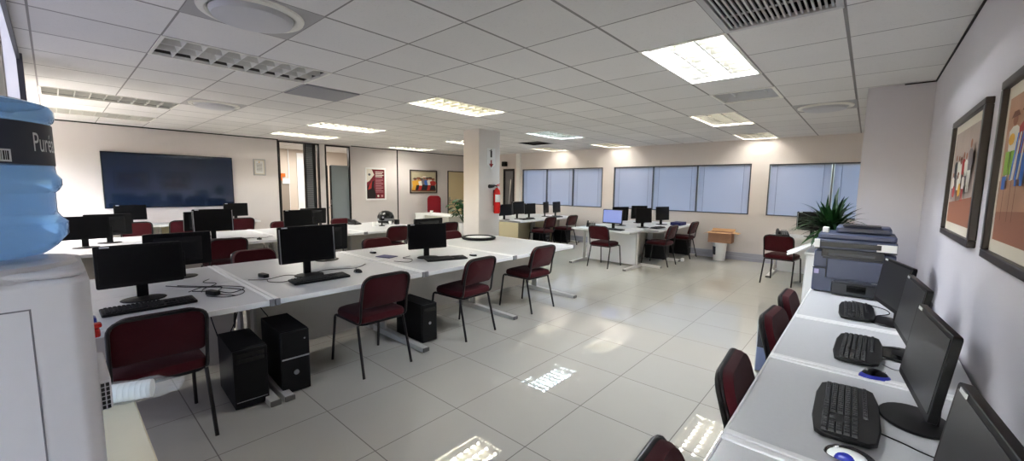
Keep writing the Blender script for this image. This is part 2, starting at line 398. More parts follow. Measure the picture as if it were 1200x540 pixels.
MB().b2(XL-.05, XL-.03, 4.84, D2[1]-.035, .05, 2.02).build('frosted_pane', M_frost, r)
MB().b2(XL-.05, XL-.02, 4.725, 4.84, .9, .93).tube([(XL, 4.80, 1.0), (XL+.05, 4.80, 1.0), (XL+.05, 4.80, 1.12)], .008).build('door_handle', M_handle, r)
r = bpy.data.objects.new('door_3', None); COL.objects.link(r); r['kind'] = 'structure'
MB().b2(XL-.005, XL+.02, 8.72, 8.75, 0, 2.02).b2(XL-.005, XL+.02, 9.56, 9.59, 0, 2.02).b2(XL-.005, XL+.02, 8.75, 9.56, 1.99, 2.02).build('door_frame', M_frameb, r)
MB().b2(XL-.005, XL+.012, 8.75, 9.56, 0.01, 1.99).build('door_leaf', mat('door_cream', (210, 192, 150), .5), r)
MB().b2(XL+.012, XL+.02, 8.78, 8.82, .95, 1.15).tube([(XL+.02, 8.80, 1.05), (XL+.06, 8.80, 1.05), (XL+.06, 8.91, 1.05)], .01).build('door_handle', M_handle, r)
r = bpy.data.objects.new('door_4', None); COL.objects.link(r); r['kind'] = 'structure'
MB().b2(-8.97, -8.93, YB-.01, YB+.08, 0, 2.09).b2(-8.55, -8.49, YB-.01, YB+.08, 0, 2.09).b2(-8.93, -8.55, YB-.01, YB+.08, 2.02, 2.09).build('door_frame', M_black, r)
bl = MB().b2(-8.93, -8.55, YB+.05, YB+.07, 0, 2.02)
for i in range(50): bl.b2(-8.92, -8.56, YB+.03, YB+.05, .9+i*.022, .912+i*.022)
bl.build('door_leaf', mat('door_grey', (120, 122, 128), .5), r)
MB().tube([(-8.62, YB-.03, 1.75), (-8.70, YB-.03, .85)], .014).build('pull_bar', M_sil, r)
# room beyond
struct(MB().b2(-13.3, -13.2, 2.2, 7.6, 0, CE).build('wall_office', M_office))
struct(MB().b2(-13.2, XL-.1, 2.1, 2.2, 0, CE).b2(-13.2, XL-.1, 7.5, 7.6, 0, CE).build('wall_office_side', M_office))
struct(MB().b2(-13.19, -13.17, 4.75, 4.77, 0, CE).b2(-13.19, -13.16, 5.0, 5.45, 0, CE-.1).build('trim_6', M_strip))
l = bpy.data.lights.new('office_fill', 'AREA'); l.energy = 4.5; l.size = .6; l.size_y = 1.8; l.shape = 'RECTANGLE'; l.color = (1, .95, .88)  # area light added to light the room beyond, no fitting modelled
lo = bpy.data.objects.new('office_fill', l); COL.objects.link(lo); lo.location = (-11.9, 4.9, CE-.02)
tag(lo, 'added area light brightening the side office beyond the glass door', 'light')
o = MB().b2(-13.17, -13.15, 4.28, 4.75, 0.02, 1.62).build('notice_board', mat('board_taupe', (150, 140, 130), .7)); tag(o, 'taupe screen board standing in the office behind the open door', 'board')
cl = MB()
for (y, z, w, h) in ((4.40, 1.76, .22, .10), (4.36, 1.66, .08, .2), (4.50, 1.70, .10, .16), (4.58, 1.78, .12, .1)): cl.box((-13.12, y, z), (.04, w, h))
tag(cl.build('orange_banner', M_orange, bevel=.01), 'orange cloth decoration hanging on the office wall beyond door', 'decoration')
tag(MB().box((-13.13, 4.66, 1.60), (.02, .2, .16)).build('pinned_paper', M_sticker), 'pale paper pinned below the orange decoration', 'paper')

# ------------------------------------------------------------------ ceiling fittings
def lamp(c, col, s, label):
    x0, x1, y0, y1 = fixx(c); cx, cy = (x0+x1)/2, (y0+y1)/2
    w, l = x1-x0, y1-y0
    r = thing('ceiling_light', label, 'ceiling light', (cx, cy, CE), 0, 'louvred lights in the tiled ceiling' )
    f = MB(); e = .022
    f.b2(-w/2, w/2, -l/2, -l/2+e, -.006, .02).b2(-w/2, w/2, l/2-e, l/2, -.006, .02).b2(-w/2, -w/2+e, -l/2+e, l/2-e, -.006, .02).b2(w/2-e, w/2, -l/2+e, l/2-e, -.006, .02)
    f.build('trim_frame', M_lampw, r)
    h = MB(); H = .11; t = .004
    h.b2(-w/2, w/2, -l/2, l/2, H, H+t).b2(-w/2, -w/2+t, -l/2, l/2, .02, H).b2(w/2-t, w/2, -l/2, l/2, .02, H).b2(-w/2+t, w/2-t, -l/2, -l/2+t, .02, H).b2(-w/2+t, w/2-t, l/2-t, l/2, .02, H)
    h.build('housing', M_refl if col else M_refl_off, r)
    tm = emis('tube_glow', col, s) if col else M_tubeoff
    for k in (-1, 0, 1):
        MB().tube([(k*w*.3, -l/2+.05, .075), (k*w*.3, l/2-.05, .075)], .016, 8).build('lamp_tube', tm, r, smooth=True)
    lv = MB(); W2 = w/2-e; L2 = l/2-e
    for k in (-1, 1): lv.b2(k*W2/3-.004, k*W2/3+.004, -L2, L2, -.002, .045)
    n = 9
    for i in range(1, n):
        y = -L2+2*L2*i/n
        lv.add([(-W2, y-.002, 0), (W2, y-.002, 0), (W2, y-.012, .045), (-W2, y-.012, .045), (-W2, y+.002, 0), (W2, y+.002, 0), (W2, y+.012, .045), (-W2, y+.012, .045)],
               [(0, 1, 2, 3), (7, 6, 5, 4), (0, 4, 5, 1), (3, 2, 6, 7), (0, 3, 7, 4), (1, 5, 6, 2)])
    lv.build('louvre', M_louv if col else M_lampw, r)
    return r
for d, c in zip(lampdefs, holes): lamp(c, d[2], d[3], d[4])

x0, x1, y0, y1 = fixx(vent)
r = thing('air_vent', 'large slatted air vent in the ceiling beside the brightest light', 'air vent', ((x0+x1)/2, (y0+y1)/2, CE))
w, l = (x1-x0), (y1-y0); f = MB(); e = .035
f.b2(-w/2, w/2, -l/2, -l/2+e, -.01, .02).b2(-w/2, w/2, l/2-e, l/2, -.01, .02).b2(-w/2, -w/2+e, -l/2+e, l/2-e, -.01, .02).b2(w/2-e, w/2, -l/2+e, l/2-e, -.01, .02).build('vent_frame', M_vent, r, bevel=.003)
s = MB()
n = 19
for i in range(n):
    x = -w/2+e+(w-2*e)*(i+.5)/n
    s.box((x, 0, .006), (.012, l-2*e, .012))
for q in (-.3, 0, .3): s.b2(-w/2+e, w/2-e, q*l-.004, q*l+.004, .0, .01)
s.build('slats', M_vent, r)
MB().b2(-w/2, w/2, -l/2, l/2, .10, .11).b2(-w/2, -w/2+.004, -l/2, l/2, .02, .1).b2(w/2-.004, w/2, -l/2, l/2, .02, .1).b2(-w/2, w/2, l/2-.004, l/2, .02, .1).b2(-w/2, w/2, -l/2, -l/2+.004, .02, .1).build('duct', M_ventd, r)
for c, lab in zip(rounds, ('big round air diffuser in the ceiling above the near desks', 'small round ceiling diffuser beyond the large unlit light', 'faint round ceiling diffuser near the grey pier')):
    x0, x1, y0, y1 = fixx(c); r = thing('ceiling_diffuser', lab, 'air diffuser', ((x0+x1)/2, (y0+y1)/2, CE))
    MB().b2(-P/2, P/2, -P/2, P/2, 0.0, .012).build('plate', mat('diffuser_plate', (168, 166, 166), .5), r)
    MB().lathe([(.29, 0), (.285, -.012), (.25, -.02), (.235, -.008), (.235, 0)], 40).build('ring', M_lampw, r, smooth=True)
    MB().lathe([(.23, -.012), (.215, -.04), (.15, -.052), (.02, -.056)], 40).build('disc', mat('diffuser_disc', (196, 196, 200), .4), r, smooth=True)
x0, x1, y0, y1 = fixx(trayl); r = thing('ceiling_light', 'small unlit tray light in the ceiling past the brightest light', 'ceiling light', ((x0+x1)/2, (y0+y1)/2, CE))
f = MB(); 
f.b2(-P/2, P/2, -P/2, -P/2+.03, -.006, .01).b2(-P/2, P/2, P/2-.03, P/2, -.006, .01).b2(-P/2, -P/2+.03, -P/2+.03, P/2-.03, -.006, .01).b2(P/2-.03, P/2, -P/2+.03, P/2-.03, -.006, .01).build('trim_frame', M_lampw, r)
MB().b2(-P/2+.004, P/2-.004, -P/2+.004, P/2-.004, .09, .1).add([(-.28, -.28, .01), (.28, -.28, .01), (.22, -.22, .09), (-.22, -.22, .09)], [(0, 1, 2, 3)]).add([(-.28, .28, .01), (.28, .28, .01), (.22, .22, .09), (-.22, .22, .09)], [(0, 1, 2, 3)]).add([(-.28, -.28, .01), (-.28, .28, .01), (-.22, .22, .09), (-.22, -.22, .09)], [(0, 1, 2, 3)]).add([(.28, -.28, .01), (.28, .28, .01), (.22, .22, .09), (.22, -.22, .09)], [(0, 1, 2, 3)]).build('tray', M_vent, r)
for k in (-1, 1): MB().tube([(k*.16, -.2, .06), (k*.16, .2, .06)], .013).build('lamp_tube', M_tubeoff, r, smooth=True)
x0, x1, y0, y1 = fixx(darkt)
tag(MB().b2(x0, x1, y0, y1, CE+.04, CE+.06).b2(x0, x0+.015, y0, y1, CE-.002, CE+.04).b2(x1-.015, x1, y0, y1, CE-.002, CE+.04).b2(x0, x1, y0, y0+.015, CE-.002, CE+.04).b2(x0, x1, y1-.015, y1, CE-.002, CE+.04).build('ceiling_grille', M_ventd), 'black open square in the ceiling beside the cool blue light', 'ceiling grille')
x0, x1, y0, y1 = fixx(greyt)
tag(MB().b2(x0+.01, x1-.01, y0+.01, y1-.01, CE-.012, CE).build('access_panel', mat('grey_tile', (150, 150, 156), .6), bevel=.003), 'plain grey ceiling panel at the end of the large unlit light', 'ceiling panel')

# ------------------------------------------------------------------ desks
def desk(x0, x1, y0, y1, front, label, group=None, strips=True, panel=M_panel, legs=(-1, 1), full_panel=False, name='desk', caps=True):
    """front: direction the user sits: '+x','-x','-y'"""
    cx, cy = (x0+x1)/2, (y0+y1)/2
    L = (y1-y0) if 'x' in front else (x1-x0); Dp = (x1-x0) if 'x' in front else (y1-y0)
    rz = {'+x': PI/2, '-x': -PI/2, '-y': 0, '+y': PI}[front]     # local: length X, front -Y
    r = thing(name, label, 'desk', (cx, cy, 0), rz, group)
    g = .003
    MB().b2(-L/2+g, L/2-g, -Dp/2+g, Dp/2-g, DZ-.030, DZ-.002).build('tabletop', M_top, r, bevel=.002)
    MB().b2(-L/2+g, L/2-g, -Dp/2-.006, -Dp/2+.004, DZ-.036, DZ+.001).build('edge_band', M_strip, r, bevel=.003)
    if strips:
        for s in (-1, 1):
            MB().b2(s*(L/2-.018)-.015, s*(L/2-.018)+.015, -Dp/2, Dp/2-g, DZ-.034, DZ+.004).build('end_strip', M_strip, r, bevel=.004)
            if caps: MB().b2(s*(L/2-.018)-.016, s*(L/2-.018)+.016, -Dp/2-.013, -Dp/2+.004, DZ-.042, DZ+.006).build('end_cap', M_cap, r, bevel=.004)
    if legs:
        for s in legs:
            q = s*(L/2-.045)
            MB().b2(q-.012, q+.012, Dp/2-.22, Dp/2-.14, .05, DZ-.03).b2(q-.02, q+.02, -Dp/2+.1, Dp/2-.03, DZ-.055, DZ-.03).build('leg', M_leg, r, bevel=.004)
            a = MB().add([(q-.035, -Dp/2-.06, 0), (q+.035, -Dp/2-.06, 0), (q+.035, Dp/2-.03, 0), (q-.035, Dp/2-.03, 0), (q-.03, -Dp/2-.06, .038), (q+.03, -Dp/2-.06, .038), (q+.03, Dp/2-.03, .06), (q-.03, Dp/2-.03, .06)],
                       [(0, 3, 2, 1), (4, 5, 6, 7), (0, 1, 5, 4), (1, 2, 6, 5), (2, 3, 7, 6), (3, 0, 4, 7)]).build('foot', M_leg, r, bevel=.004)
            MB().b2(q-.032, q+.032, -Dp/2-.075, -Dp/2-.06, .003, .038).build('foot_tip', M_tip, a, bevel=.003)
    z0 = .03 if full_panel else .10
    MB().b2(-L/2+.07, L/2-.07, Dp/2-.10, Dp/2-.08, z0, DZ-.031).build('modesty_panel', panel, r, bevel=.002)
    return r
XB0, XB1, XBm = -4.63, -2.98, -3.805
XC0, XC1, XCm = -7.95, -6.30, -7.125
ys = [-.08, .95, 2.195, 3.44, 4.69]
oB = ['nearest the water cooler', 'second from the water cooler, holding keyboard and mouse', 'with the tilted monitor before the column', 'at its open end nearest the column']
for i in range(4):
    desk(XBm, XB1, ys[i], ys[i+1], '+x', 'aisle-side grey desk of the front row, '+oB[i], legs=((-1, 1), (-1, 1), (1,), (1,))[i])
    desk(XB0, XBm, ys[i], ys[i+1], '-x', 'far-side grey desk of the front row, '+['nearest the water cooler', 'second from the cooler', 'third from the cooler', 'beneath the black round tray'][i])
ysc = [-.3]+ys[1:]
oC = ['behind the bottle', 'under the silver-edged monitor', 'before the glass doors', 'at its right-hand end, carrying cups and helmet']
for i in range(4):
    desk(XCm, XC1, ysc[i], ysc[i+1], '+x', 'near-side desk of the middle row, '+oC[i])
    desk(XC0, XCm, ysc[i], ysc[i+1], '-x', 'far-side desk of the middle row, '+oC[i])
desk(-10.5, -9.85, .3, 1.30, '+x', 'wall desk under the left half of the big display', strips=False)
desk(-10.5, -9.85, 1.30, 2.95, '+x', 'wall desk under the right end of the big display', strips=False, panel=M_panelcream)
# far clusters
XE0, XE1, XEm = -7.6, -6.0, -6.8
for i, (a, b) in enumerate(((7.1, 8.36), (8.36, 9.6))):
    desk(XEm, XE1, a, b, '+x', ('near' if i == 0 else 'far')+' desk on the right side of the cluster behind the column', panel=M_panelcream, full_panel=True, caps=False)
    desk(XE0, XEm, a, b, '-x', ('near' if i == 0 else 'far')+' desk on the left side of the cluster behind the column', panel=M_panelcream, caps=False)
struct_end = None
de = thing('end_panel', 'cream end panel closing the desk cluster behind the column', 'panel', (-6.8, 7.07, 0))
MB().b2(-.78, .78, -.012, .012, 0, DZ-.04).build('board', M_panelcream, de, bevel=.002)
desk(-4.45, -3.2, 6.88, 7.5, '-y', 'white-fronted desk with the lit blue monitor, facing the camera', strips=False, panel=M_strip, full_panel=True)
for i, (a, b) in enumerate(((7.53, 8.6), (8.6, 9.66))):
    desk(-3.7, -2.93, a, b, '+x', ('near' if i == 0 else 'far')+' aisle-side desk of the cluster under the middle window', caps=False)
    desk(-4.47, -3.7, a, b, '-x', ('near' if i == 0 else 'far')+' left-side desk of the cluster under the middle window', caps=False)
desk(-1.25, .25, 8.15, 8.9, '-y', 'light desk by the right-hand window, behind the palm plant', strips=False, full_panel=True, panel=M_strip)
# reception desk
rd = thing('reception_desk', 'white and grey desk with raised left end before the red office chair', 'desk', (-9.0, 7.15, 0))
MB().b2(-.75, .75, -.3, .3, .70, .735).build('tabletop', M_strip, rd, bevel=.004)
MB().b2(-.75, -.35, -.28, .28, 0, .70).build('pedestal', M_strip, rd, bevel=.004)
MB().b2(-.35, .70, -.24, -.22, .1, .70).build('front_panel', mat('desk_grey', (170, 168, 160), .5), rd)
MB().b2(.70, .73, -.28, .28, 0, .70).build('side_panel', mat('desk_grey', (170, 168, 160), .5), rd)
# right-hand desks
yr = [-.28, .55, 1.38, 2.22, 3.05, 4.42]
oR = ['nearest the camera', 'at the lower right corner, under the closest monitor', 'holding the ribbed keyboard and two-tone mouse', 'second before the printer', 'carrying the printer']
for i in range(5):
    desk(-.29, .385, yr[i], yr[i+1], '-x', 'grey desk along the right wall '+oR[i], caps=False)
# white cabinet behind printer
wc = thing('white_cabinet', 'white cabinet with the palm and papers on it, behind the printer', 'cabinet', (-.18, 4.98, 0))
MB().b2(-.20, .20, -.50, .5, .05, .93).build('body', M_strip, wc, bevel=.006)
MB().b2(-.215, .215, -.515, .53, .93, .955).build('cabinet_top', M_strip, wc, bevel=.004)
MB().b2(-.18, .18, -.48, .48, 0, .05).build('plinth', M_tip, wc)
MB().b2(-.212, -.20, -.05, .44, .1, .90).build('door', M_white, wc, bevel=.003)
MB().b2(-.212, -.20, -.46, -.07, .1, .90).build('door', M_white, wc, bevel=.003)
MB().b2(-.225, -.212, -.12, -.105, .4, .7).build('door_handle', M_black, wc)

# ------------------------------------------------------------------ chairs
def chair_proto():
    r = thing('stacking_chair', '', 'chair')
    # seat: rounded pad, +Y is front
    s = MB(); n = 6
    poly = rrect(.42, .42, .07, 5, .05)
    for k, (sc, z) in enumerate(((.93, .415), (1.0, .425), (1.0, .445), (.96, .462), (.8, .472), (.4, .478))): pass
    rings = [(.92, .412), (1.0, .424), (1.01, .452), (.97, .472), (.82, .486), (.42, .492)]
    m = len(poly); vs = []; fs = []
    for sc, z in rings: vs += [(x*sc, y*sc, z) for x, y in poly]
    for i in range(len(rings)-1):
        for j in range(m): fs.append((i*m+j, i*m+(j+1) % m, (i+1)*m+(j+1) % m, (i+1)*m+j))
    fs += [tuple(range(m))[::-1], tuple((len(rings)-1)*m+j for j in range(m))]
    MB().add(vs, fs).build('seat', M_red, r, smooth=True)
    MB().prism(rrect(.40, .40, .06), .398, .412).build('seat_pan', M_plast2, r)
    # backrest, gently curved, leaning back
    def back(w, h, r1, r2, t0, t1, name, m_, inset=.0):
        poly = rrect(w, h, r1, 8, r2); m = len(poly); vs = []; fs = []
        def P3(x, z, t): # curve
            return (x, -.240 - .28*(z)+ .16*x*x*1.2 + t, .672+z)
        lay = [(t0, 1.0), (t0+(t1-t0)*.5, 1.0), (t1, .95)]
        for t, sc in lay: vs += [P3(x*sc, y*sc, t) for x, y in poly]
        for i in range(2):
            for j in range(m): fs.append((i*m+j, i*m+(j+1) % m, (i+1)*m+(j+1) % m, (i+1)*m+j))
        # cap both sides with strips across x (poly symmetric): use centre fans
        for base, sgn in ((0, -1), (2*m, 1)):
            c = len(vs); sc = lay[0][1] if base == 0 else lay[2][1]
            # several column fill to follow the curve
            vs.append(P3(0, 0, lay[0][0] if base == 0 else lay[2][0]))
            for j in range(m):
                fs.append((base+j, base+(j+1) % m, c) if sgn > 0 else (base+(j+1) % m, base+j, c))
        return MB().add(vs, fs).build(name, m_, r, smooth=True)
    back(.405, .27, .085, .03, .000, .036, 'backrest', M_red)
    back(.405, .27, .085, .03, -.004, -.016, 'rear_cover', M_red)
    back(.411, .2755, .088, .033, -.008, .006, 'back_rim', M_plast2)
    # frame
    def arc(p0, p1, p2, n=5): return [Vector(p0)*(1-t)**2+Vector(p1)*2*t*(1-t)+Vector(p2)*t*t for t in [i/n for i in range(n+1)]]
    for s in (-1, 1):
        x = s*.205
        MB().tube([(x+s*.012, .27, 0), (x, .225, .37)]+arc((x, .222, .385), (x, .215, .412), (x, .18, .412)), .011).build('leg', M_steel, r, smooth=True)
        MB().tube([(x+s*.012, -.265, 0), (x, -.165, .40)], .011).build('leg', M_steel, r, smooth=True)
    path = []
    for s in (-1, 1):
        x = s*.205
        side = [(x, .18, .412), (x, -.14, .412)]+arc((x, -.15, .412), (x, -.205, .412), (x, -.212, .46))+[(x, -.232, .60), (x, -.262, .71)]
        top = arc((x, -.266, .725), (x, -.285, .79), (x-s*.07, -.287, .797))
        path.append(side+top)
    MB().tube(path[0]+path[1][::-1], .010).build('back_frame', M_steel, r, smooth=True)
    MB().tube([(-.2, .19, .40), (.2, .19, .40)], .008).tube([(-.2, -.16, .40), (.2, -.16, .40)], .008).build('stretcher', M_steel, r, smooth=True)
    return r
chair = Maker(chair_proto)
FX = PI/2       # local +Y -> world -X : rotate +90deg
chairs = [
 # x, y, facing angle, label
 (-3.08, .335, FX, 'maroon chair in front, tucked beside the water cooler', None),
 (-3.10, 1.72, FX+.0, 'maroon chair before the desk holding keyboard and mouse', None),
 (-3.10, 2.76, FX+.06, 'maroon chair right of the lone black tower, before the tilted monitor', None),
 (-3.16, 3.90, FX-.02, 'maroon chair at the end desk of the front row, nearest the column', None),
 (-4.62, 1.38, -FX, 'far-side chair of the front row left of the second monitor, only its top showing', None),
 (-4.62, 2.82, -FX, 'far-side chair of the front row right of the second monitor, only its top showing', None),
 (-4.62, 4.09, -FX, 'far-side chair of the front row just left of the column, only its top showing', None),
 (-6.40, 1.46, FX, 'maroon chair facing the silver-edged monitor of the middle row', None),
 (-6.40, 3.96, FX, 'maroon chair at the middle row in front of the cups and helmet', None),
 (-6.42, 5.14, FX, 'maroon chair past the end of the middle row, beside the white planter', None),
 (-8.05, 2.85, -FX, 'maroon chair beyond the middle row, its top left of the paired monitors', None),
 (-8.05, 3.98, -FX, 'maroon chair top standing before the frosted glass door', None),
 (-9.95, .95, FX, 'maroon chair at the wall desk behind the leftmost monitors', None),
 (-9.95, 1.60, FX, 'maroon chair at the wall desk under the centre of the big display', None),
 (-9.95, 2.57, FX, 'maroon chair at the wall desk right of the silver-edged monitor', None),
 (-5.98, 7.93, FX, 'near maroon chair at the desk cluster behind the column', None),
 (-5.98, 8.90, FX, 'far maroon chair at the desk cluster behind the column', None),
 (-3.78, 7.04, 0, 'maroon chair standing in front of the blue-lit monitor desk', None),
 (-3.07, 7.98, FX, 'near maroon chair on the aisle side of the middle-window cluster', None),
 (-3.07, 9.28, FX, 'far maroon chair beside the cardboard box at the middle-window cluster', None),
 (-.98, 7.80, -.12, 'maroon chair at the desk by the palm, facing the right-hand window', None),
 (-.105, 3.30, -FX, 'farthest chair of the right wall desks, beside the printer desk', None),
 (-.105, 2.72, -FX-.05, 'middle chair of the right wall desks, in front of the tower cases', None),
 (-.105, 1.82, -FX+.06, 'second nearest chair at the right wall desks, pushed under the desk', None),
 (-.105, .95, -FX+.05, 'nearest chair at the right wall desks, cut by the bottom edge', None),
]
for x, y, a, lab, g in chairs: chair((x, y, 0), a, lab, g)

# office chair
oc = thing('office_chair', 'red high-back office chair behind the white reception desk', 'chair', (-9.98, 7.72, 0), -2.24)
MB().add([(x*1, -.18-.06*z, .62+z*.62) for z in (0, .5, 1) for x in (0,)], []).b2(-.22, .22, -.26, -.18, .60, .62).build('back_bar', M_plast2, oc)
bk = MB().prism(rrect(.42, .58, .12, 6, .05), 0, .07, T((0, -.22, .93)) @ RX(PI/2+.12)).build('backrest', M_redb, oc, bevel=.02)
MB().prism(rrect(.48, .46, .1), .46, .54).build('seat', M_redb, oc, bevel=.02)
MB().tube([(0, -.2, .48), (0, -.27, .55), (0, -.24, .8)], .02).tube([(0, 0, .08), (0, 0, .46)], .03).build('column', M_plast2, oc, smooth=True)
for k in range(5):
    a = 2*PI*k/5
    MB().tube([(0, 0, .1), (.28*math.cos(a), .28*math.sin(a), .065)], [.025, .015]).lathe([(.005, -.03), (.025, -.025), (.03, 0), (.025, .025), (.005, .03)], 10, (.28*math.cos(a), .28*math.sin(a), .032)).build('leg', M_plast2, oc, smooth=True)

# ------------------------------------------------------------------ monitors (front = +Y)
def monitor_proto(w=.44, h=.275, scr=M_scr, silver=False, z0=.10, tilt=.06, base='oval', sticker=True, deep=.04):
    def f():
        r = thing('monitor', '', 'monitor')
        Mt = T((0, .01, z0+h/2)) @ RX(tilt) @ T((0, 0, -h/2))
        hh = MB(); hh.prism(rrect(w, h, .012, 3), 0, .022, Mt @ T((0, .011, h/2)) @ RX(PI/2)); 
        o = hh.build('casing', M_plast, r, bevel=.002)
        MB().add([(-w*.36, -.01, h*.12), (w*.36, -.01, h*.12), (w*.36, -.01, h*.88), (-w*.36, -.01, h*.88), (-w*.24, -deep, h*.25), (w*.24, -deep, h*.25), (w*.24, -deep, h*.75), (-w*.24, -deep, h*.75)],
                 [(0, 1, 5, 4), (1, 2, 6, 5), (2, 3, 7, 6), (3, 0, 4, 7), (4, 5, 6, 7), (3, 2, 1, 0)], Mt).build('back_cover', M_plast2, r, bevel=.006)
        MB().b2(-w/2+.016, w/2-.016, .0105, .0125, .024, h-.014, Mt).build('screen', scr, r)
        if silver:
            for s in (-1, 1): MB().b2(s*(w/2-.012)-.004, s*(w/2-.012)+.004, .011, .015, .0, h-.02, Mt).build('silver_strip', M_sil, r)
        if sticker:
            MB().b2(w/2-.075, w/2-.03, .0115, .0135, h-.014, h-.004, Mt).build('sticker', M_sticker, r)
        MB().b2(-.03, .03, -.035, -.012, .008, z0+h*.45).build('neck', M_plast, r, bevel=.004)
        b = MB()
        if base == 'oval': b.lathe([(.02, 0), (.115, 0), (.12, .004), (.115, .009), (.03, .016), (.005, .017)], 28, (0, .02, 0), 1.0, .80)
        else: b.prism(rrect(.2, .17, .02), 0, .012)
        b.build('base', M_plast, r, smooth=True)
        return r
    return f
mon = Maker(monitor_proto())
monBack = mon
monS = Maker(monitor_proto(w=.47, h=.31, silver=True, z0=.12))
monSq = Maker(monitor_proto(w=.40, h=.30, base='sq', z0=.10, sticker=False))
monBlue = Maker(monitor_proto(w=.43, h=.28, scr=M_scrB, sticker=False))
monR = Maker(monitor_proto(w=.44, h=.28, scr=M_scrR, tilt=.115, z0=.09, base='oval'))
PX, NX = -PI/2, PI/2      # screen faces +X / -X
z = DZ-.002
mon((-3.64, .36, z), PX, 'black monitor in front, beside the water cooler')
monS((-3.62, 1.43, z), PX, 'black monitor above keyboard and mouse in the front row')
mon((-3.62, 2.70, z), PX-.28, 'tilted black monitor in the front row, left of the column')
mon((-4.25, .66, z), NX, 'back of the monitor just behind the frontmost left monitor')
mon((-4.2, 1.86, z), NX, 'back of the monitor behind the keyboard-and-mouse monitor')
mon((-4.2, 3.16, z), NX, 'back of the monitor behind the tilted monitor')
mon((-6.98, .22, z), PX, 'near-side monitor of the middle row, right next to the blue bottle')
mon((-7.32, .45, z), NX, 'back of the far-side monitor overlapping the one next to the bottle')
monS((-6.85, 1.46, z), PX, 'silver-edged monitor below the big wall display')
mon((-7.30, 1.42, z), NX+.2, 'back of the monitor hidden behind the silver-edged one')
mon((-6.95, 2.62, z), PX, 'left one of the paired monitors before the open glass door')
mon((-7.32, 3.02, z), NX, 'right one of the paired monitors before the open glass door')
mon((-10.1, .92, z), PX, 'monitor at the wall desk below the left part of the big display')
mon((-10.1, 2.56, z), PX, 'monitor at the wall desk overlapping the right corner of the big display')
mon((-6.60, 7.24, z), PX, 'black monitor right beside the column under the extinguisher')
monS((-6.60, 7.72, z), PX, 'second black monitor from the column, with silver edge, before the far door')
mon((-6.60, 8.20, z), PX, 'third black monitor from the column, at the window wall foot')
monSq((-6.62, 8.92, z), PX+.3, 'left one of the two small monitors under the left blinded window')
monSq((-6.55, 9.32, z), PX+.1, 'right one of the two small monitors under the left blinded window')
monBlue((-3.72, 7.22, z), PI-.05, 'monitor with a lit plain blue screen')
monSq((-3.95, 8.0, z), NX-.5, 'black monitor directly behind the blue-lit one')
monSq((-3.42, 7.95, z), PX-.45, 'black monitor angled at the near aisle desk of the window cluster')
monSq((-3.95, 8.95, z), NX-.6, 'small dark monitor half hidden behind the angled one')
monSq((-3.42, 8.95, z), PX-.35, 'rightmost monitor of the middle-window cluster, by the blue box')
monS((-.68, 8.62, z), PI+.15, 'black monitor half hidden by the palm at the right-hand window')
monR((.165, 3.28, z), NX+.24, 'farthest monitor on the right wall desks, beside the printer')
monR((.205, 2.64, z), NX+.085, 'middle monitor on the right wall desks, with black square base below')
monR((.200, 1.91, z), NX+.10, 'large monitor with the black oval base in the right foreground')
monR((.205, 1.08, z), NX+.08, 'closest monitor at the lower right corner with white sticker')

# ------------------------------------------------------------------ keyboards and mice
def kb_proto(curved=False):
    def f():
        r = thing('keyboard', '', 'keyboard'); w, d = .45, .155
        if curved:
            poly = [(-w/2, -d/2+.02), (-w/2+.02, -d/2), (-.1, -d/2-.012), (.1, -d/2-.012), (w/2-.02, -d/2), (w/2, -d/2+.02), (w/2+.004, 0), (w/2, d/2-.02), (w/2-.02, d/2), (.1, d/2+.012), (-.1, d/2+.012), (-w/2+.02, d/2), (-w/2, d/2-.02), (-w/2-.004, 0)]
        else: poly = rrect(w, d, .012)
        Mt = T((0, 0, .004)) @ RX(.05)
        MB().prism(poly, 0, .016, Mt).build('body', M_plast, r, bevel=.004)
        k = MB(); X = -w/2+.018
        def key(x, y, kw, kd=.0165): k.add([(x, y, .016), (x+kw, y, .016), (x+kw, y+kd, .016), (x, y+kd, .016), (x+.002, y+.002, .024), (x+kw-.002, y+.002, .024), (x+kw-.002, y+kd-.002, .024), (x+.002, y+kd-.002, .024)], [(4, 5, 6, 7), (0, 1, 5, 4), (1, 2, 6, 5), (2, 3, 7, 6), (3, 0, 4, 7)], Mt)
        for row in range(5):
            y = -d/2+.016+row*.0195+(.006 if row == 5 else 0)
            if row == 0:
                for a, b in ((0, .024), (.026, .02), (.048, .022), (.072, .112), (.186, .022), (.21, .02), (.232, .03)): key(X+a, y, b)
            else:
                for c in range(14): key(X+c*.019, y, .017)
            for c in range(3):
                if row in (0, 3, 4) or (row == 1 and c == 1): key(X+.275+c*.019, y, .017)
            for c in range(4): key(X+.34+c*.019, y, .017)
        for c in range(13): key(X+c*.0203, d/2-.032, .016, .013)
        k.build('keys', M_key, r)
        return r
    return f
kb = Maker(kb_proto()); kbc = Maker(kb_proto(True))
zk = DZ-.001
kb((-3.34, .36, zk), PI/2+.02, 'black keyboard behind the frontmost left chair')
kb((-3.36, 1.42, zk), PI/2-.02, 'black keyboard with the black mouse, before the second front-row monitor')
kb((-3.37, 2.76, zk), PI/2-.35, 'black keyboard turned askew before the tilted monitor')
kb((-6.62, 1.46, zk), PI/2, 'black keyboard before the silver-edged monitor')
kbc((.0, 3.40, zk), -PI/2+.03, 'farthest keyboard on the right wall desks, before the printer')
kbc((.02, 2.58, zk), -PI/2-.02, 'middle keyboard on the right wall desks')
kbc((.0, 1.80, zk), -PI/2+.02, 'large ribbed keyboard in the right foreground')
kb((-6.28, 7.72, zk), PI/2, 'keyboard on the desk behind the column, before two monitors')
kb((-3.62, 7.02, zk), -.05, 'keyboard in front of the blue-lit monitor')
kb((-3.15, 8.05, zk), PI/2, 'keyboard at the near aisle desk of the window cluster')
kb((-6.25, 8.9, zk), PI/2, 'keyboard under the left blinded window')
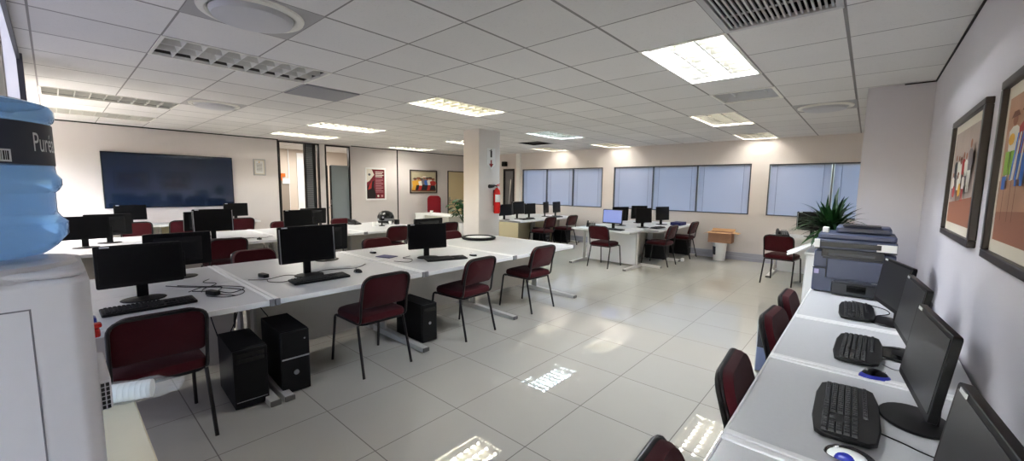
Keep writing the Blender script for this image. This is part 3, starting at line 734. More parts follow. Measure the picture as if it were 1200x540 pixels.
def mouse_proto(top, side=None):
    def f():
        r = thing('mouse', '', 'mouse')
        def shell(sc, z0, h):
            vs = []; fs = []; n = 20; K = 5
            for i in range(K+1):
                t = i/K*PI/2; rr = math.cos(t)
                for j in range(n):
                    a = 2*PI*j/n; y = math.sin(a)
                    vs.append((.032*sc*rr*math.cos(a)*(1-.12*y), .056*sc*rr*y, z0+h*math.sin(t)*(1-.15*y*rr)))
            for i in range(K):
                for j in range(n): fs.append((i*n+j, i*n+(j+1) % n, (i+1)*n+(j+1) % n, (i+1)*n+j))
            fs.append(tuple(range(n))[::-1]); return vs, fs
        MB().add(*shell(1.0, .0, .03)).build('body', side or top, r, smooth=True)
        if side: MB().add(*shell(.86, .008, .031)).build('top_shell', top, r, smooth=True)
        MB().tube([(0, .02, .033), (0, .034, .029)], .004).build('wheel', M_cap, r, smooth=True)
        return r
    return f
mb_ = Maker(mouse_proto(M_gloss)); mw = Maker(mouse_proto(M_white, M_gloss)); mbl = Maker(mouse_proto(M_gloss, M_blue))
mb_((-3.42, 1.78, DZ), PI/2, 'black mouse right of the front-row keyboard')
mw((-3.33, 3.12, DZ), PI/2, 'white-topped mouse on the desk right of the askew keyboard')
mw((-4.28, 2.42, DZ), PI/2, 'small black and white mouse on the far side of the front row')
mbl((.08, 2.24, DZ), -PI/2+.4, 'glossy black mouse with blue base on the right wall desks')
mm = thing('mouse', 'large black, white and blue mouse in the right foreground', 'mouse', (.02, 1.50, DZ), -PI/2+.1)
ms = []
def shell2(sx, sy, z0, h, oy=0):
    vs = []; fs = []; n = 24; K = 6
    for i in range(K+1):
        t = i/K*PI/2; rr = math.cos(t)
        for j in range(n):
            a = 2*PI*j/n; y = math.sin(a); vs.append((sx*rr*math.cos(a), oy+sy*rr*y, z0+h*math.sin(t)))
    for i in range(K):
        for j in range(n): fs.append((i*n+j, i*n+(j+1) % n, (i+1)*n+(j+1) % n, (i+1)*n+j))
    fs.append(tuple(range(n))[::-1]); return vs, fs
MB().add(*shell2(.036, .062, 0, .030)).build('body', M_gloss, mm, smooth=True)
MB().add(*shell2(.021, .050, .004, .0275, -.006), T((.016, 0, 0))).build('white_shell', M_white, mm, smooth=True)
MB().add(*shell2(.014, .030, .004, .022, -.012), T((.026, 0, 0))).build('blue_panel', M_blue, mm, smooth=True)
mb_((-6.45, 1.90, DZ), 1.2, 'dark mouse on the middle row right of the silver-edged monitor')

# ------------------------------------------------------------------ tower computers (front = +Y)
def tower(w=.19, h=.40, d=.42, style=0):
    def f():
        r = thing('tower_computer', '', 'computer')
        MB().b2(-w/2, w/2, -d, 0, .012, h).build('case', M_plast2, r, bevel=.004)
        MB().b2(-w/2, w/2, 0, .022, .008, h-.002).build('front_panel', M_plast, r, bevel=.006)
        for s in (-1, 1):
            MB().b2(s*w*.36-.012, s*w*.36+.012, -d+.03, -d+.06, 0, .012).b2(s*w*.36-.012, s*w*.36+.012, -.05, -.02, 0, .012).build('foot', M_tip, r)
        if style == 1:
            MB().b2(-w/2+.004, w/2-.004, .022, .026, h*.56, h*.58).build('silver_strip', M_sil, r)
            MB().lathe([(.018, 0), (.018, .004), (.012, .004), (.012, 0)], 20, M=T((0, .022, h*.33)) @ RX(-PI/2)).build('power_button', M_sil, r)
            MB().lathe([(.006, 0), (.006, .002)], 12, M=T((-w*.33, .022, h*.85)) @ RX(-PI/2)).build('badge', M_sil, r)
        elif style == 0:
            MB().b2(-w/2+.01, w/2-.01, .022, .025, h*.13, h*.14).build('silver_strip', M_sil, r)
            MB().b2(-w/2+.02, w/2-.02, .022, .024, h*.78, h*.85).b2(-w/2+.02, w/2-.02, .022, .024, h*.87, h*.94).build('drive_bay', M_gloss, r)
        else:
            MB().b2(-w/2+.02, w/2-.02, .022, .024, h*.80, h*.9).build('drive_bay', M_gloss, r)
            MB().lathe([(.014, 0), (.014, .003)], 16, M=T((0, .022, h*.5)) @ RX(-PI/2)).build('power_button', M_sil, r)
        return r
    return f
tA, tB, tC = Maker(tower(.20, .41, .44, 0)), Maker(tower(.19, .46, .46, 1)), Maker(tower(.17, .38, .42, 2))
tA((-3.04, .80, 0), -PI/2-.05, 'black tower computer next to the chair by the cooler, thin silver line low')
tB((-3.03, 1.08, 0), -PI/2-.05, 'black tower computer with silver bar and round power button')
tC((-3.10, 2.32, 0), -PI/2, 'lone black tower computer under the front row between two chairs')
tA((-3.15, 8.60, 0), -PI/2, 'tower computer under the window cluster, behind the near aisle chair')
tC((-3.02, 9.61, 0), -PI/2, 'black tower computer at the wall end of the window cluster')
tA((-6.15, 9.34, 0), -PI/2, 'tower computer under the left blinded window behind two chairs')
tB((-6.18, 8.42, 0), -PI/2, 'tower computer between the two chairs behind the column')
tD = thing('tower_computer', 'dark tower computer with blue-grey lower rear, left of the right wall desks', 'computer', (-.51, 3.78, 0), PI)
MB().b2(-.09, .09, -.42, 0, .01, .43).build('case', mat('case_dark', (28, 32, 52), .4), tD, bevel=.004)
MB().b2(-.088, .088, 0, .006, .22, .42).build('rear_panel', mat('case_dark2', (22, 26, 44), .3), tD, bevel=.002)
MB().b2(-.088, .088, 0, .007, .015, .215).build('slot_panel', mat('case_bluegrey', (104, 116, 150), .45), tD, bevel=.002)
MB().b2(-.06, -.02, .007, .010, .13, .19).b2(-.07, -.03, .007, .010, .05, .10).b2(-.092, .092, -.005, .006, .215, .222).build('port_panel', M_black, tD)
MB().b2(-.092, .092, -.42, .004, .43, .438).b2(.086, .093, 0, .008, .01, .43).build('case_edge', M_sil, tD)

# ------------------------------------------------------------------ cables
def cable(pts, label, r=.0028, mm_=M_plast2, name='cable'):
    P3 = [Vector(p) for p in pts]; out = []
    for i in range(len(P3)-1):
        p0, p1, p2, p3 = P3[max(i-1, 0)], P3[i], P3[i+1], P3[min(i+2, len(P3)-1)]
        for k in range(6):
            t = k/6; out.append(.5*((2*p1)+(-p0+p2)*t+(2*p0-5*p1+4*p2-p3)*t*t+(-p0+3*p1-3*p2+p3)*t**3))
    out.append(P3[-1]); o = MB().tube(out, r, 6).build(name, mm_, smooth=True); return tag(o, label, 'cable')
zc = DZ+.002
cable([(-3.62, .62, zc), (-3.5, .74, zc), (-3.38, .80, zc), (-3.45, .90, zc+.006), (-3.60, .86, zc), (-3.72, .72, zc), (-3.62, .60, zc)], 'looped black cable on the desk right of the frontmost monitor')
cable([(-3.95, .52, zc), (-3.80, .62, zc), (-3.62, .78, zc), (-3.42, .88, zc), (-3.30, .84, zc), (-3.28, .74, zc), (-3.40, .66, zc)], 'long black cable looping toward the front edge of the frontmost desk')
cable([(-4.0, .80, zc), (-3.9, .74, zc), (-3.78, .80, zc), (-3.66, .70, zc), (-3.55, .66, zc)], 'short black cable near the back of the frontmost desk')
cable([(-3.66, 1.12, zc), (-3.56, 1.10, zc), (-3.48, 1.16, zc), (-3.50, 1.28, zc), (-3.60, 1.34, zc)], 'thin cable curling left of the keyboard with mouse')
cable([(-6.9, 1.1, zc), (-6.7, 1.2, zc), (-6.75, 1.35, zc), (-6.6, 1.65, zc), (-6.7, 1.9, zc)], 'black cable lying before the silver-edged monitor')
cable([(-3.9, .58, zc), (-3.75, .70, zc), (-3.62, .80, zc), (-3.45, .72, zc), (-3.28, .80, zc)], 'black cable trailing across the frontmost desk')
cable([(-3.72, 1.0, zc+.005), (-3.66, 1.12, zc), (-3.72, 1.28, zc), (-3.62, 1.40, zc), (-3.7, 1.62, zc), (-3.6, 1.85, zc), (-3.72, 2.02, zc)], 'thin black cable behind the keyboard-and-mouse monitor')
cable([(-3.65, 2.30, zc), (-3.5, 2.38, zc), (-3.62, 2.5, zc), (-3.7, 2.44, zc+.01), (-3.8, 2.6, zc)], 'thin curled cable left of the tilted monitor')
cable([(-6.8, 1.75, zc), (-6.6, 2.0, zc), (-6.75, 2.15, zc), (-6.55, 2.3, zc), (-6.9, 2.45, zc)], 'dark cable curling on the middle row desk')
cable([(.09, 1.72, zc), (.14, 1.70, zc), (.2, 1.67, zc), (.3, 1.66, zc)], 'black cable from the large right-hand keyboard to the wall', .0022)
cable([(.10, 3.40, zc), (.16, 3.5, zc), (.14, 3.62, zc), (.04, 3.7, zc), (-.03, 3.74, zc)], 'black cable looping from the farthest right keyboard')
cable([(.10, 2.45, zc), (.15, 2.40, zc), (.2, 2.45, zc), (.3, 2.42, zc)], 'grey cable beside the middle right-hand keyboard', .0025, M_cap)
cable([(-3.7, .70, .68), (-3.55, .72, .45), (-3.6, .78, .3), (-3.5, .85, .5), (-3.62, .9, .67)], 'black cables hanging under the front desks above the towers', .004)
cable([(-3.66, 1.02, .68), (-3.62, 1.03, .55), (-3.56, 1.08, .44)], 'black cable dropping behind the tower with round button', .004)
for (x, y, a, lab) in ((-3.42, .70, .4, 'black power adapter among cables on the frontmost desk'), (-3.78, 1.13, .2, 'black power adapter left of the front-row monitor'), (-6.62, 1.72, .5, 'small white adapter on the middle row desk')):
    tag(MB().prism(rrect(.10, .045, .01), 0, .03, T((x, y, DZ)) @ RZ(a)).build('power_adapter', M_white if 'white' in lab else M_plast, bevel=.004), lab, 'adapter')
tag(MB().prism(rrect(.17, .12, .012), 0, .012, T((.13, 2.62, DZ)) @ RZ(PI/2)).build('black_pad', M_gloss, bevel=.003), 'flat black square stand plate between the right-hand monitors', 'stand plate')

# ------------------------------------------------------------------ things on the desks
tr = thing('round_tray', 'black round rim tray with pale centre before the column', 'tray', (-4.38, 4.22, DZ))
MB().lathe([(.20, 0), (.245, .004), (.26, .02), (.255, .034), (.235, .04), (.215, .04), (.205, .03), (.20, .02)], 48).build('rim', M_plast2, tr, smooth=True)
MB().lathe([(.01, .022), (.195, .022), (.20, .026), (.01, .027)], 48).build('centre', M_white, tr, smooth=True)
# phone
def phone(loc, rz, label):
    r = thing('desk_phone', label, 'telephone', loc, rz)
    MB().add([(-.09, -.1, 0), (.09, -.1, 0), (.09, .1, 0), (-.09, .1, 0), (-.09, -.1, .02), (.09, -.1, .02), (.09, .09, .08), (-.09, .09, .08)], [(0, 3, 2, 1), (4, 5, 6, 7), (0, 1, 5, 4), (1, 2, 6, 5), (2, 3, 7, 6), (3, 0, 4, 7)]).build('base', M_plast, r, bevel=.006)
    MB().tube([(-.065, -.10, .05), (-.065, -.07, .075), (-.065, 0, .085), (-.065, .07, .10), (-.065, .10, .085)], [.022, .022, .013, .022, .022]).build('handset', M_plast, r, smooth=True)
    k = MB()
    for i in range(4):
        for j in range(3): k.box((-.01+j*.03, -.06+i*.03, .035+i*.02), (.018, .018, .012))
    k.build('keypad', M_cap, r)
phone((-7.72, 3.98, DZ), 1.9, 'black desk phone on the middle row beside the glass door')
phone((-1.08, 8.42, DZ), .3, 'black desk phone on the desk behind the window-side chair')
phone((-4.25, 7.3, DZ), .5, 'black rounded phone left of the blue-lit monitor')
hm = thing('helmet', 'round black helmet on the middle row below the poster', 'helmet', (-7.45, 4.52, DZ), .3)
MB().lathe([(.12, 0), (.155, .03), (.17, .09), (.165, .16), (.13, .23), (.07, .265), (.01, .275)], 28).build('shell', M_gloss, hm, smooth=True)
MB().lathe([(.171, .075), (.174, .10), (.170, .12), (.16, .12)], 28).build('visor_band', M_cap, hm, smooth=True)
wb = thing('webcam', 'black camera on small stand left of the helmet', 'webcam', (-7.1, 4.22, DZ), 0)
MB().lathe([(.01, 0), (.06, 0), (.06, .01), (.015, .02), (.012, .1), (.01, .11)], 20).build('stand', M_plast, wb, smooth=True)
MB().lathe([(.01, -.06), (.05, -.05), (.058, 0), (.05, .05), (.01, .06)], 20, (0, 0, .16)).build('body', M_plast, wb, smooth=True)
MB().lathe([(.018, 0), (.018, .01)], 16, M=T((.054, -.01, .17)) @ RY(PI/2)).build('lens', M_white, wb)
for (x, y, h, lab) in ((-7.1, 4.05, .085, 'white cup left of the black camera stand'), (-7.25, 4.50, .07, 'white cup between the helmet and the small black box')):
    tag(MB().lathe([(.005, 0), (.028, 0), (.037, h), (.034, h), (.026, .005), (.005, .004)], 20, (x, y, DZ)).build('cup', M_foam, smooth=True), lab, 'cup')
tag(MB().box((-7.2, 4.62, DZ+.05), (.09, .07, .1)).build('small_black_box', M_plast, bevel=.008), 'small black box at the right end of the middle row', 'box')
tag(MB().box((-7.35, 4.35, DZ+.012), (.16, .22, .02)).build('paper_stack', M_white, bevel=.003), 'stack of white papers in front of the helmet', 'papers')
tag(MB().prism(rrect(.2, .14, .01), 0, .006, T((-3.95, 2.40, DZ)) @ RZ(.3)).build('blue_folder', M_navy), 'dark blue folder on the desk left of the tilted monitor', 'folder')
tag(MB().prism(rrect(.21, .297, .003), 0, .004, T((-10.1, 1.25, DZ)) @ RZ(.2)).build('paper_sheet', M_white), 'white sheets on the wall desk between the display monitors', 'papers')
tag(MB().prism(rrect(.21, .297, .003), 0, .005, T((-6.9, .85, DZ)) @ RZ(1.3)).build('paper_sheet', M_white), 'white papers on the middle row between its first two monitors', 'papers')
tag(MB().lathe([(.005, 0), (.028, 0), (.034, .05), (.01, .06)], 16, (-10.1, 2.02, DZ)).build('small_pot', M_plast, smooth=True), 'tiny dark pot on the wall desk under the display', 'pot')
tag(MB().lathe([(.005, 0), (.03, 0), (.03, .05), (.01, .055)], 16, (-10.05, 2.78, DZ)).build('small_pot', M_plast, smooth=True), 'tiny dark pot at the right end of the wall desk', 'pot')
tag(MB().b2(-3.22, -3.0, 8.92, 9.3, DZ, DZ+.07).build('blue_box', M_navy, bevel=.006), 'dark blue flat box on the window cluster, left of the cardboard box', 'box')
cu = tag(MB().lathe([(.005, 0), (.035, 0), (.045, .08), (.04, .08), (.03, .005), (.005, .004)], 20, (-9.3, 7.1, .735)).build('cup', M_white, smooth=True), 'white mug on the reception desk before the red chair', 'cup')
tag(MB().b2(-2.86, -2.80, 8.62, 8.69, 0, .07).build('floor_socket', M_white, bevel=.01), 'small white block on the floor between the window cluster chairs', 'floor socket')

# cardboard box on bucket
bk = thing('bucket', 'white plastic bucket with dark label under the cardboard box', 'bucket', (-2.32, 9.42, 0))
MB().lathe([(.01, 0), (.115, 0), (.135, .36), (.145, .365), (.145, .385), (.13, .385), (.125, .36), (.105, .01), (.01, .01)], 32).build('pail', M_white, bk, smooth=True)
lb = MB(); n = 8; vs = []; fs = []
for i in range(n+1):
    a = math.radians(185+i*8)
    for q in (.12, .30): rr = .116+.02*q/.36+.002; vs.append((rr*math.cos(a), rr*math.sin(a), q))
for i in range(n): fs.append((2*i, 2*i+2, 2*i+3, 2*i+1))
lb.add(vs, fs).build('label_patch', M_label, bk)
cb = thing('cardboard_box', 'open cardboard box with spread flaps standing on the bucket', 'box', (-2.31, 9.44, .387), .04)
W, D, H, t = .225, .15, .22, .005
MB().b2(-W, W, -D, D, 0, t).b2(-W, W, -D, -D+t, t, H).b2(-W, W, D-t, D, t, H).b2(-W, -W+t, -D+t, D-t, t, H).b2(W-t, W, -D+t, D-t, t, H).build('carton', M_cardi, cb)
def flap(x0, y0, x1, y1, dx, dy, dz): return MB().add([(x0, y0, H), (x1, y1, H), (x1+dx, y1+dy, H+dz), (x0+dx, y0+dy, H+dz), (x0, y0, H+t), (x1, y1, H+t), (x1+dx, y1+dy, H+dz+t), (x0+dx, y0+dy, H+dz+t)], [(0, 3, 2, 1), (4, 5, 6, 7), (0, 1, 5, 4), (1, 2, 6, 5), (2, 3, 7, 6), (3, 0, 4, 7)])
flap(-W, -D, W, -D, 0, -.13, -.01).build('flap', M_card, cb)
flap(-W, D, W, D, 0, .12, .05).build('flap', M_card, cb)
flap(-W, -D, -W, D, -.10, 0, -.05).build('flap', M_card, cb)
flap(W, -D, W, D, .12, 0, -.02).build('flap', M_card, cb)

# planter left of the column with leafy plant
def leaf_blade(mb, base, direc, L, w, droop, n=6, fold=.15):
    d = Vector(direc).normalized(); side = d.cross(Vector((0, 0, 1)))
    if side.length < .01: side = Vector((1, 0, 0))
    side.normalize(); p = Vector(base); vs = []; fs = []
    for i in range(n+1):
        t = i/n; ww = w*math.sin(PI*min(1, .12+t*.88))**.7 if t < 1 else 0.001
        vs += [p-side*ww+Vector((0, 0, fold*ww)), p, p+side*ww+Vector((0, 0, fold*ww))]
        d = (d+Vector((0, 0, -droop/n))).normalized(); p = p+d*L/n
    for i in range(n):
        a = 3*i; fs += [(a, a+1, a+4, a+3), (a+1, a+2, a+5, a+4)]
    mb.add(vs, fs)
pp = thing('potted_plant', 'broad-leaved dark plant in a white planter left of the column', 'plant', (-6.30, 5.72, 0))
MB().lathe([(.01, 0), (.10, 0), (.17, .74), (.18, .76), (.165, .76), (.155, .70), (.01, .70)], 32).build('planter', M_white, pp, smooth=True)
MB().lathe([(.005, .70), (.155, .70), (.1, .715), (.005, .72)], 24).build('soil', M_soil, pp, smooth=True)
lf = MB(); st = MB()
for i in range(70):
    a = random.random()*2*PI; el = random.uniform(.9, 1.5); b0 = Vector((random.uniform(-.05, .05), random.uniform(-.05, .05), .71))
    tip = b0+Vector((math.cos(a)*math.cos(el), math.sin(a)*math.cos(el), math.sin(el)))*random.uniform(.25, .55)
    st.tube([b0, tip], .004, 5); leaf_blade(lf, tip, (math.cos(a), math.sin(a), .25), random.uniform(.16, .26), random.uniform(.05, .08), 1.0)
lf.build('leaves', M_leafd, pp, smooth=True); st.build('stems', M_leafd, pp)
pl = thing('palm_plant', 'bushy green palm with narrow arching leaves behind the printer', 'plant', (-.24, 4.72, .955))
MB().lathe([(.01, 0), (.08, 0), (.10, .14), (.108, .15), (.095, .15), (.09, .12), (.01, .12)], 28).build('pot', M_plast2, pl, smooth=True)
lf = MB(); st = MB()
for i in range(170):
    a = random.random()*2*PI; el = random.uniform(.45, 1.5)
    leaf_blade(lf, (random.uniform(-.04, .04), random.uniform(-.04, .04), random.uniform(.10, .22)), (math.cos(a)*math.cos(el), math.sin(a)*math.cos(el), math.sin(el)), random.uniform(.24, .40), random.uniform(.012, .02), random.uniform(.7, 1.7), 7)
for i in range(40):
    a = random.random()*2*PI; p = Vector((random.uniform(-.03, .03), random.uniform(-.03, .03), .1)); st.tube([p, p+Vector((math.cos(a)*.06, math.sin(a)*.06, .16))], .004, 5)
lf.build('leaves', M_leaf, pl, smooth=True); st.build('stems', M_leafd, pl)
for k, (x, y, z_, a, tilt, lab) in enumerate(((-.44, 4.50, .97, .5, .55, 'white paper sheets leaning out left of the palm, upper bundle'), (-.45, 4.66, .96, .9, .45, 'white paper sheets leaning out left of the palm, lower bundle'))):
    m_ = MB()
    for q in range(4): m_.prism(rrect(.21, .13, .003), q*.006, q*.006+.002, T((x+q*.012, y, z_)) @ RZ(a*.3+q*.05) @ RY(-tilt))
    tag(m_.build('paper_bundle', M_white), lab, 'papers')

# ------------------------------------------------------------------ printer
pr = thing('printer', 'large blue-grey multifunction office printer with scanner lid', 'printer', (-.05, 4.10, DZ-.001))
def PB(name, m_, x0, x1, y0, y1, z0, z1, bev=.006): return MB().b2(x0, x1, y0, y1, z0*1.2, z1*1.2).build(name, m_, pr, bevel=bev)
PB('lower_body', M_print, -.235, .235, -.18, .22, .01, .16)
for s in (-1, 1): PB('foot', M_tip, s*.2-.02, s*.2+.02, -.15, .18, 0, .01, .002)
PB('paper_cassette', M_printd, -.11, .225, -.235, -.182, .01, .085)
PB('cassette_lid', mat('smoke', (58, 60, 70), .15), -.10, .215, -.235, -.19, .086, .095, .003)
PB('front_door', M_print, -.15, .20, -.192, -.181, .10, .225)
PB('mid_body', M_print, -.235, .235, -.16, .22, .161, .27)
PB('paper_roller', mat('roller', (54, 56, 66), .4), -.15, .12, -.178, -.172, .245, .262, .002)
PB('seam', M_black, -.236, .236, -.187, -.18, .157, .163, .001)
PB('seam', M_black, -.236, .236, -.172, -.16, .282, .287, .001)
PB('seam', M_black, -.155, -.150, -.195, -.18, .10, .225, .001)
PB('seam', M_black, .20, .205, -.195, -.18, .02, .225, .001)
PB('cassette_window', M_gloss, -.02, .09, -.238, -.234, .03, .075, .002)
PB('output_slot', M_printd, -.19, .17, -.175, -.161, .235, .285, .003)
PB('output_tray', M_printd, -.18, .17, -.19, -.165, .225, .238, .003)
PB('upper_body', M_print, -.235, .235, -.17, .22, .286, .345)
PB('label_plate', M_white, .125, .233, -.175, -.168, .29, .335, .002)
PB('label_plate', M_white, .115, .19, -.187, -.18, .065, .095, .002)
PB('label_plate', mat('lilac', (168, 160, 200), .5), -.225, -.195, -.187, -.18, .12, .15, .002)
PB('side_strip', M_white, -.240, -.205, -.178, -.17, .29, .345, .003)
PB('scanner_lid', M_print, -.22, .23, -.15, .2, .346, .385, .012)
PB('document_feeder', M_print, -.12, .20, -.08, .19, .386, .43, .015)
PB('feeder_tray', M_printd, -.08, .14, -.13, .05, .432, .44, .004)
PB('control_panel', M_printd, -.2, .15, -.178, -.168, .30, .33, .003)
PB('scanner_hinge', M_white, -.2, -.16, -.12, -.05, .386, .42, .005)

# ------------------------------------------------------------------ wall things
tv = thing('wall_display', 'very wide dark blue glass display on the left wall', 'display', (XL+.03, 1.635, 1.54))
MB().b2(-.03, .012, -1.015, 1.015, -.525, .525).build('casing', M_black, tv, bevel=.004)
MB().b2(.012, .016, -1.0, 1.0, -.51, .51).build('screen', M_tv, tv)
def picture(name, label, wall, y0, y1, z0, z1, fw, mw_, canvas, figs, fmat=M_frameb, mount=M_mount, cat='painting', depth=.03):
    """wall 'L' faces +X, 'R' faces -X. figs: list of (polygon in 0..1 coords, material)"""
    sgn = 1 if wall == 'L' else -1; X = XL if wall == 'L' else XR
    r = thing(name, label, cat, (X, (y0+y1)/2, (z0+z1)/2)); W, Hh = (y1-y0)/2, (z1-z0)/2
    f = MB(); e = lambda a, b: (min(a, b), max(a, b))
    x0, x1 = e(0, sgn*depth)
    f.b2(x0, x1, -W, W, -Hh, -Hh+fw).b2(x0, x1, -W, W, Hh-fw, Hh).b2(x0, x1, -W, -W+fw, -Hh+fw, Hh-fw).b2(x0, x1, W-fw, W, -Hh+fw, Hh-fw).build('frame', fmat, r, bevel=.004)
    a, b = e(0, sgn*depth*.35); MB().b2(a, b, -W+fw, W-fw, -Hh+fw, Hh-fw).build('mount', mount, r)
    a, b = e(sgn*depth*.35, sgn*depth*.42); W2, H2 = W-fw-mw_, Hh-fw-mw_
    MB().b2(a, b, -W2, W2, -H2, H2).build('canvas', canvas, r)
    if figs:
        mats = []; m = MB()
        for k, (poly, mm__) in enumerate(figs):
            if mm__ not in mats: mats.append(mm__)
            d0 = sgn*(depth*.42+.0004*(k+1))
            u = lambda q: (2*q-1)*W2*(1 if wall == 'L' else -1)
            vs = [(d0, u(px_), (2*pz_-1)*H2) for px_, pz_ in poly]
            m.add(vs, [tuple(range(len(poly)))], None, mats.index(mm__))
        m.build('painted_scene', mats, r)
    return r
def ell(cx, cy, rx, ry, n=12): return [(cx+rx*math.cos(2*PI*i/n), cy+ry*math.sin(2*PI*i/n)) for i in range(n)]
skin = paint('skin', 150, 92, 66)
def person(cx, base, h, w, top, low, hat=None, leg=True):
    out = []
    if leg:
        out += [([(cx-w*.35, base), (cx-w*.12, base), (cx-w*.02, base+h*.42), (cx-w*.4, base+h*.42)], low), ([(cx+w*.12, base), (cx+w*.35, base), (cx+w*.4, base+h*.42), (cx+w*.02, base+h*.42)], low)]
    else: out += [([(cx-w*.55, base), (cx+w*.55, base), (cx+w*.35, base+h*.42), (cx-w*.35, base+h*.42)], low)]
    out += [([(cx-w*.4, base+h*.40), (cx+w*.4, base+h*.40), (cx+w*.52, base+h*.74), (cx+w*.2, base+h*.8), (cx-w*.2, base+h*.8), (cx-w*.52, base+h*.74)], top)]
    out += [([(cx+w*.4, base+h*.72), (cx+w*.75, base+h*.52), (cx+w*.65, base+h*.46), (cx+w*.32, base+h*.62)], top), (ell(cx, base+h*.89, w*.24, h*.085), skin)]
    if hat: out += [([(cx-w*.42, base+h*.93), (cx+w*.42, base+h*.93), (cx+w*.2, base+h*1.02), (cx-w*.2, base+h*1.02)], hat)]
    return out
Pw, Pk, Pb, Pr, Pg, Py, Pg2 = paint('white', 226, 220, 208), paint('black', 34, 30, 34), paint('blue', 60, 110, 190), paint('red', 170, 44, 36), paint('green', 130, 170, 50), paint('yellow', 214, 160, 50), paint('greyp', 120, 110, 112)
br = paint('brown', 116, 66, 40)
floorp = paint('floorp', 150, 96, 72)
figs1 = [([(0, 0), (1, 0), (1, .3), (0, .22)], floorp)]
for i, (cx, b, h, w, a, c, ht) in enumerate(((.16, .34, .42, .12, Pk, Pk, None), (.30, .38, .36, .12, Pw, Pg2, None), (.42, .36, .34, .12, Pw, Pw, br), (.54, .36, .40, .12, Pr, Pk, None), (.66, .34, .40, .12, Pw, Pg2, None), (.80, .34, .52, .13, Pg2, Pw, None))):
    figs1 += person(cx, b, h, w, a, c, ht)
figs1 += person(.24, .26, .30, .1, Pw, Pg2, None)+person(.48, .24, .30, .1, Pw, br, br)+person(.70, .25, .3, .1, Pw, Pr, None)
figs1 += [(ell(.37, .34, .06, .06), Pr), (ell(.60, .36, .05, .07), Py)]
picture('framed_painting', 'framed painting of a musical group, left one on the right wall', 'R', 2.88, 3.86, 1.24, 1.945, .034, .05, mat('canvas_pale', (176, 160, 150), .7, noise=.1, nscale=5), [(p, m) for p, m in figs1])
figs2 = [([(0, 0), (1, 0), (1, .25), (0, .2)], floorp)]
figs2 += person(.15, .42, .46, .17, Pw, Pw, br)
figs2 += [([(.06, .46), (.13, .46), (.13, .62), (.06, .62)], Pg), ([(.145, .46), (.21, .46), (.21, .62), (.145, .62)], Pg), ([(.06, .36), (.13, .36), (.13, .45), (.06, .45)], Pb), (ell(.14, .70, .05, .04), Py)]
figs2 += person(.34, .38, .52, .17, Pr, Pb, br)+person(.60, .40, .5, .17, Py, Pg2, br)+person(.82, .38, .5, .17, Pr, Pk, br)
for k in range(5): figs2 += [([(.24+k*.04, .42), (.262+k*.04, .42), (.31+k*.04, .72), (.288+k*.04, .72)], Pw if k % 2 else Pb)]
for x in (.10, .19, .30, .38): figs2 += [([(x, .15), (x+.008, .15), (x+.008, .42), (x, .42)], br)]
picture('framed_painting', 'framed painting of striped-clothed figures, cut by the right edge', 'R', 1.56, 2.58, 1.235, 1.95, .034, .05, M_tan, figs2)
figs3 = [([(0, 0), (1, 0), (1, .12), (0, .12)], br)]
for cx, h, a, c, ht in ((.14, .62, Py, Py, Pk), (.28, .66, Py, Pk, br), (.40, .6, Pw, Pr, Pk), (.52, .72, Pg2, Pk, Pw), (.64, .66, Pb, Pk, Pk), (.76, .68, Pw, Pr, Pk), (.88, .62, Pr, Pk, br)):
    figs3 += person(cx, .06, h, .25, a, c, ht, False)
picture('framed_painting', 'small colourful painting of a crowded band on the far left wall', 'L', 7.24, 8.27, 1.28, 2.0, .03, .035, mat('canvas_sand', (186, 176, 146), .7, noise=.1, nscale=6), figs3, mount=mat('mount_grey', (150, 138, 120), .7))
figsP = [([(0, 1), (.0, .55), (.14, .60), (.42, .82), (.30, .98), (.28, 1)], Pw), ([(.0, .0), (.48, 0), (.5, .15), (.38, .4), (.42, .62), (.2, .56), (0, .4)], paint('poster_black', 24, 10, 14)), ([(.06, .3), (.25, .35), (.3, .6), (.15, .5)], Pr),
 (ell(.15, .82, .07, .04), paint('logo', 90, 90, 96))]
figsP += [([(.48, .93-k*.055), (.95-.08*(k % 2), .93-k*.055), (.95-.08*(k % 2), .905-k*.055), (.48, .905-k*.055)], Pw) for k in range(4)]
figsP += [([(.48, .68-k*.045), (.92-.1*(k % 3 == 2), .68-k*.045), (.92-.1*(k % 3 == 2), .665-k*.045), (.48, .665-k*.045)], M_pink) for k in range(11)]
figsP += [(ell(.62, .09, .06, .04), Pw), (ell(.84, .09, .06, .04), M_pink)]
picture('poster', 'white-framed dark red poster right of the glass doors', 'L', 5.78, 6.42, 1.09, 2.0, .04, .005, M_post, figsP, fmat=M_strip, cat='poster', depth=.025)
figsC = [([(.15, .78-k*.09), (.85, .78-k*.09), (.85, .75-k*.09), (.15, .75-k*.09)], Pg2) for k in range(7)]+[(ell(.5, .9, .07, .05), Py)]
picture('certificate', 'small silver-framed certificate between display and open door', 'L', 3.06, 3.31, 1.70, 2.07, .022, .02, M_white, figsC, fmat=M_sil, cat='certificate', depth=.02)

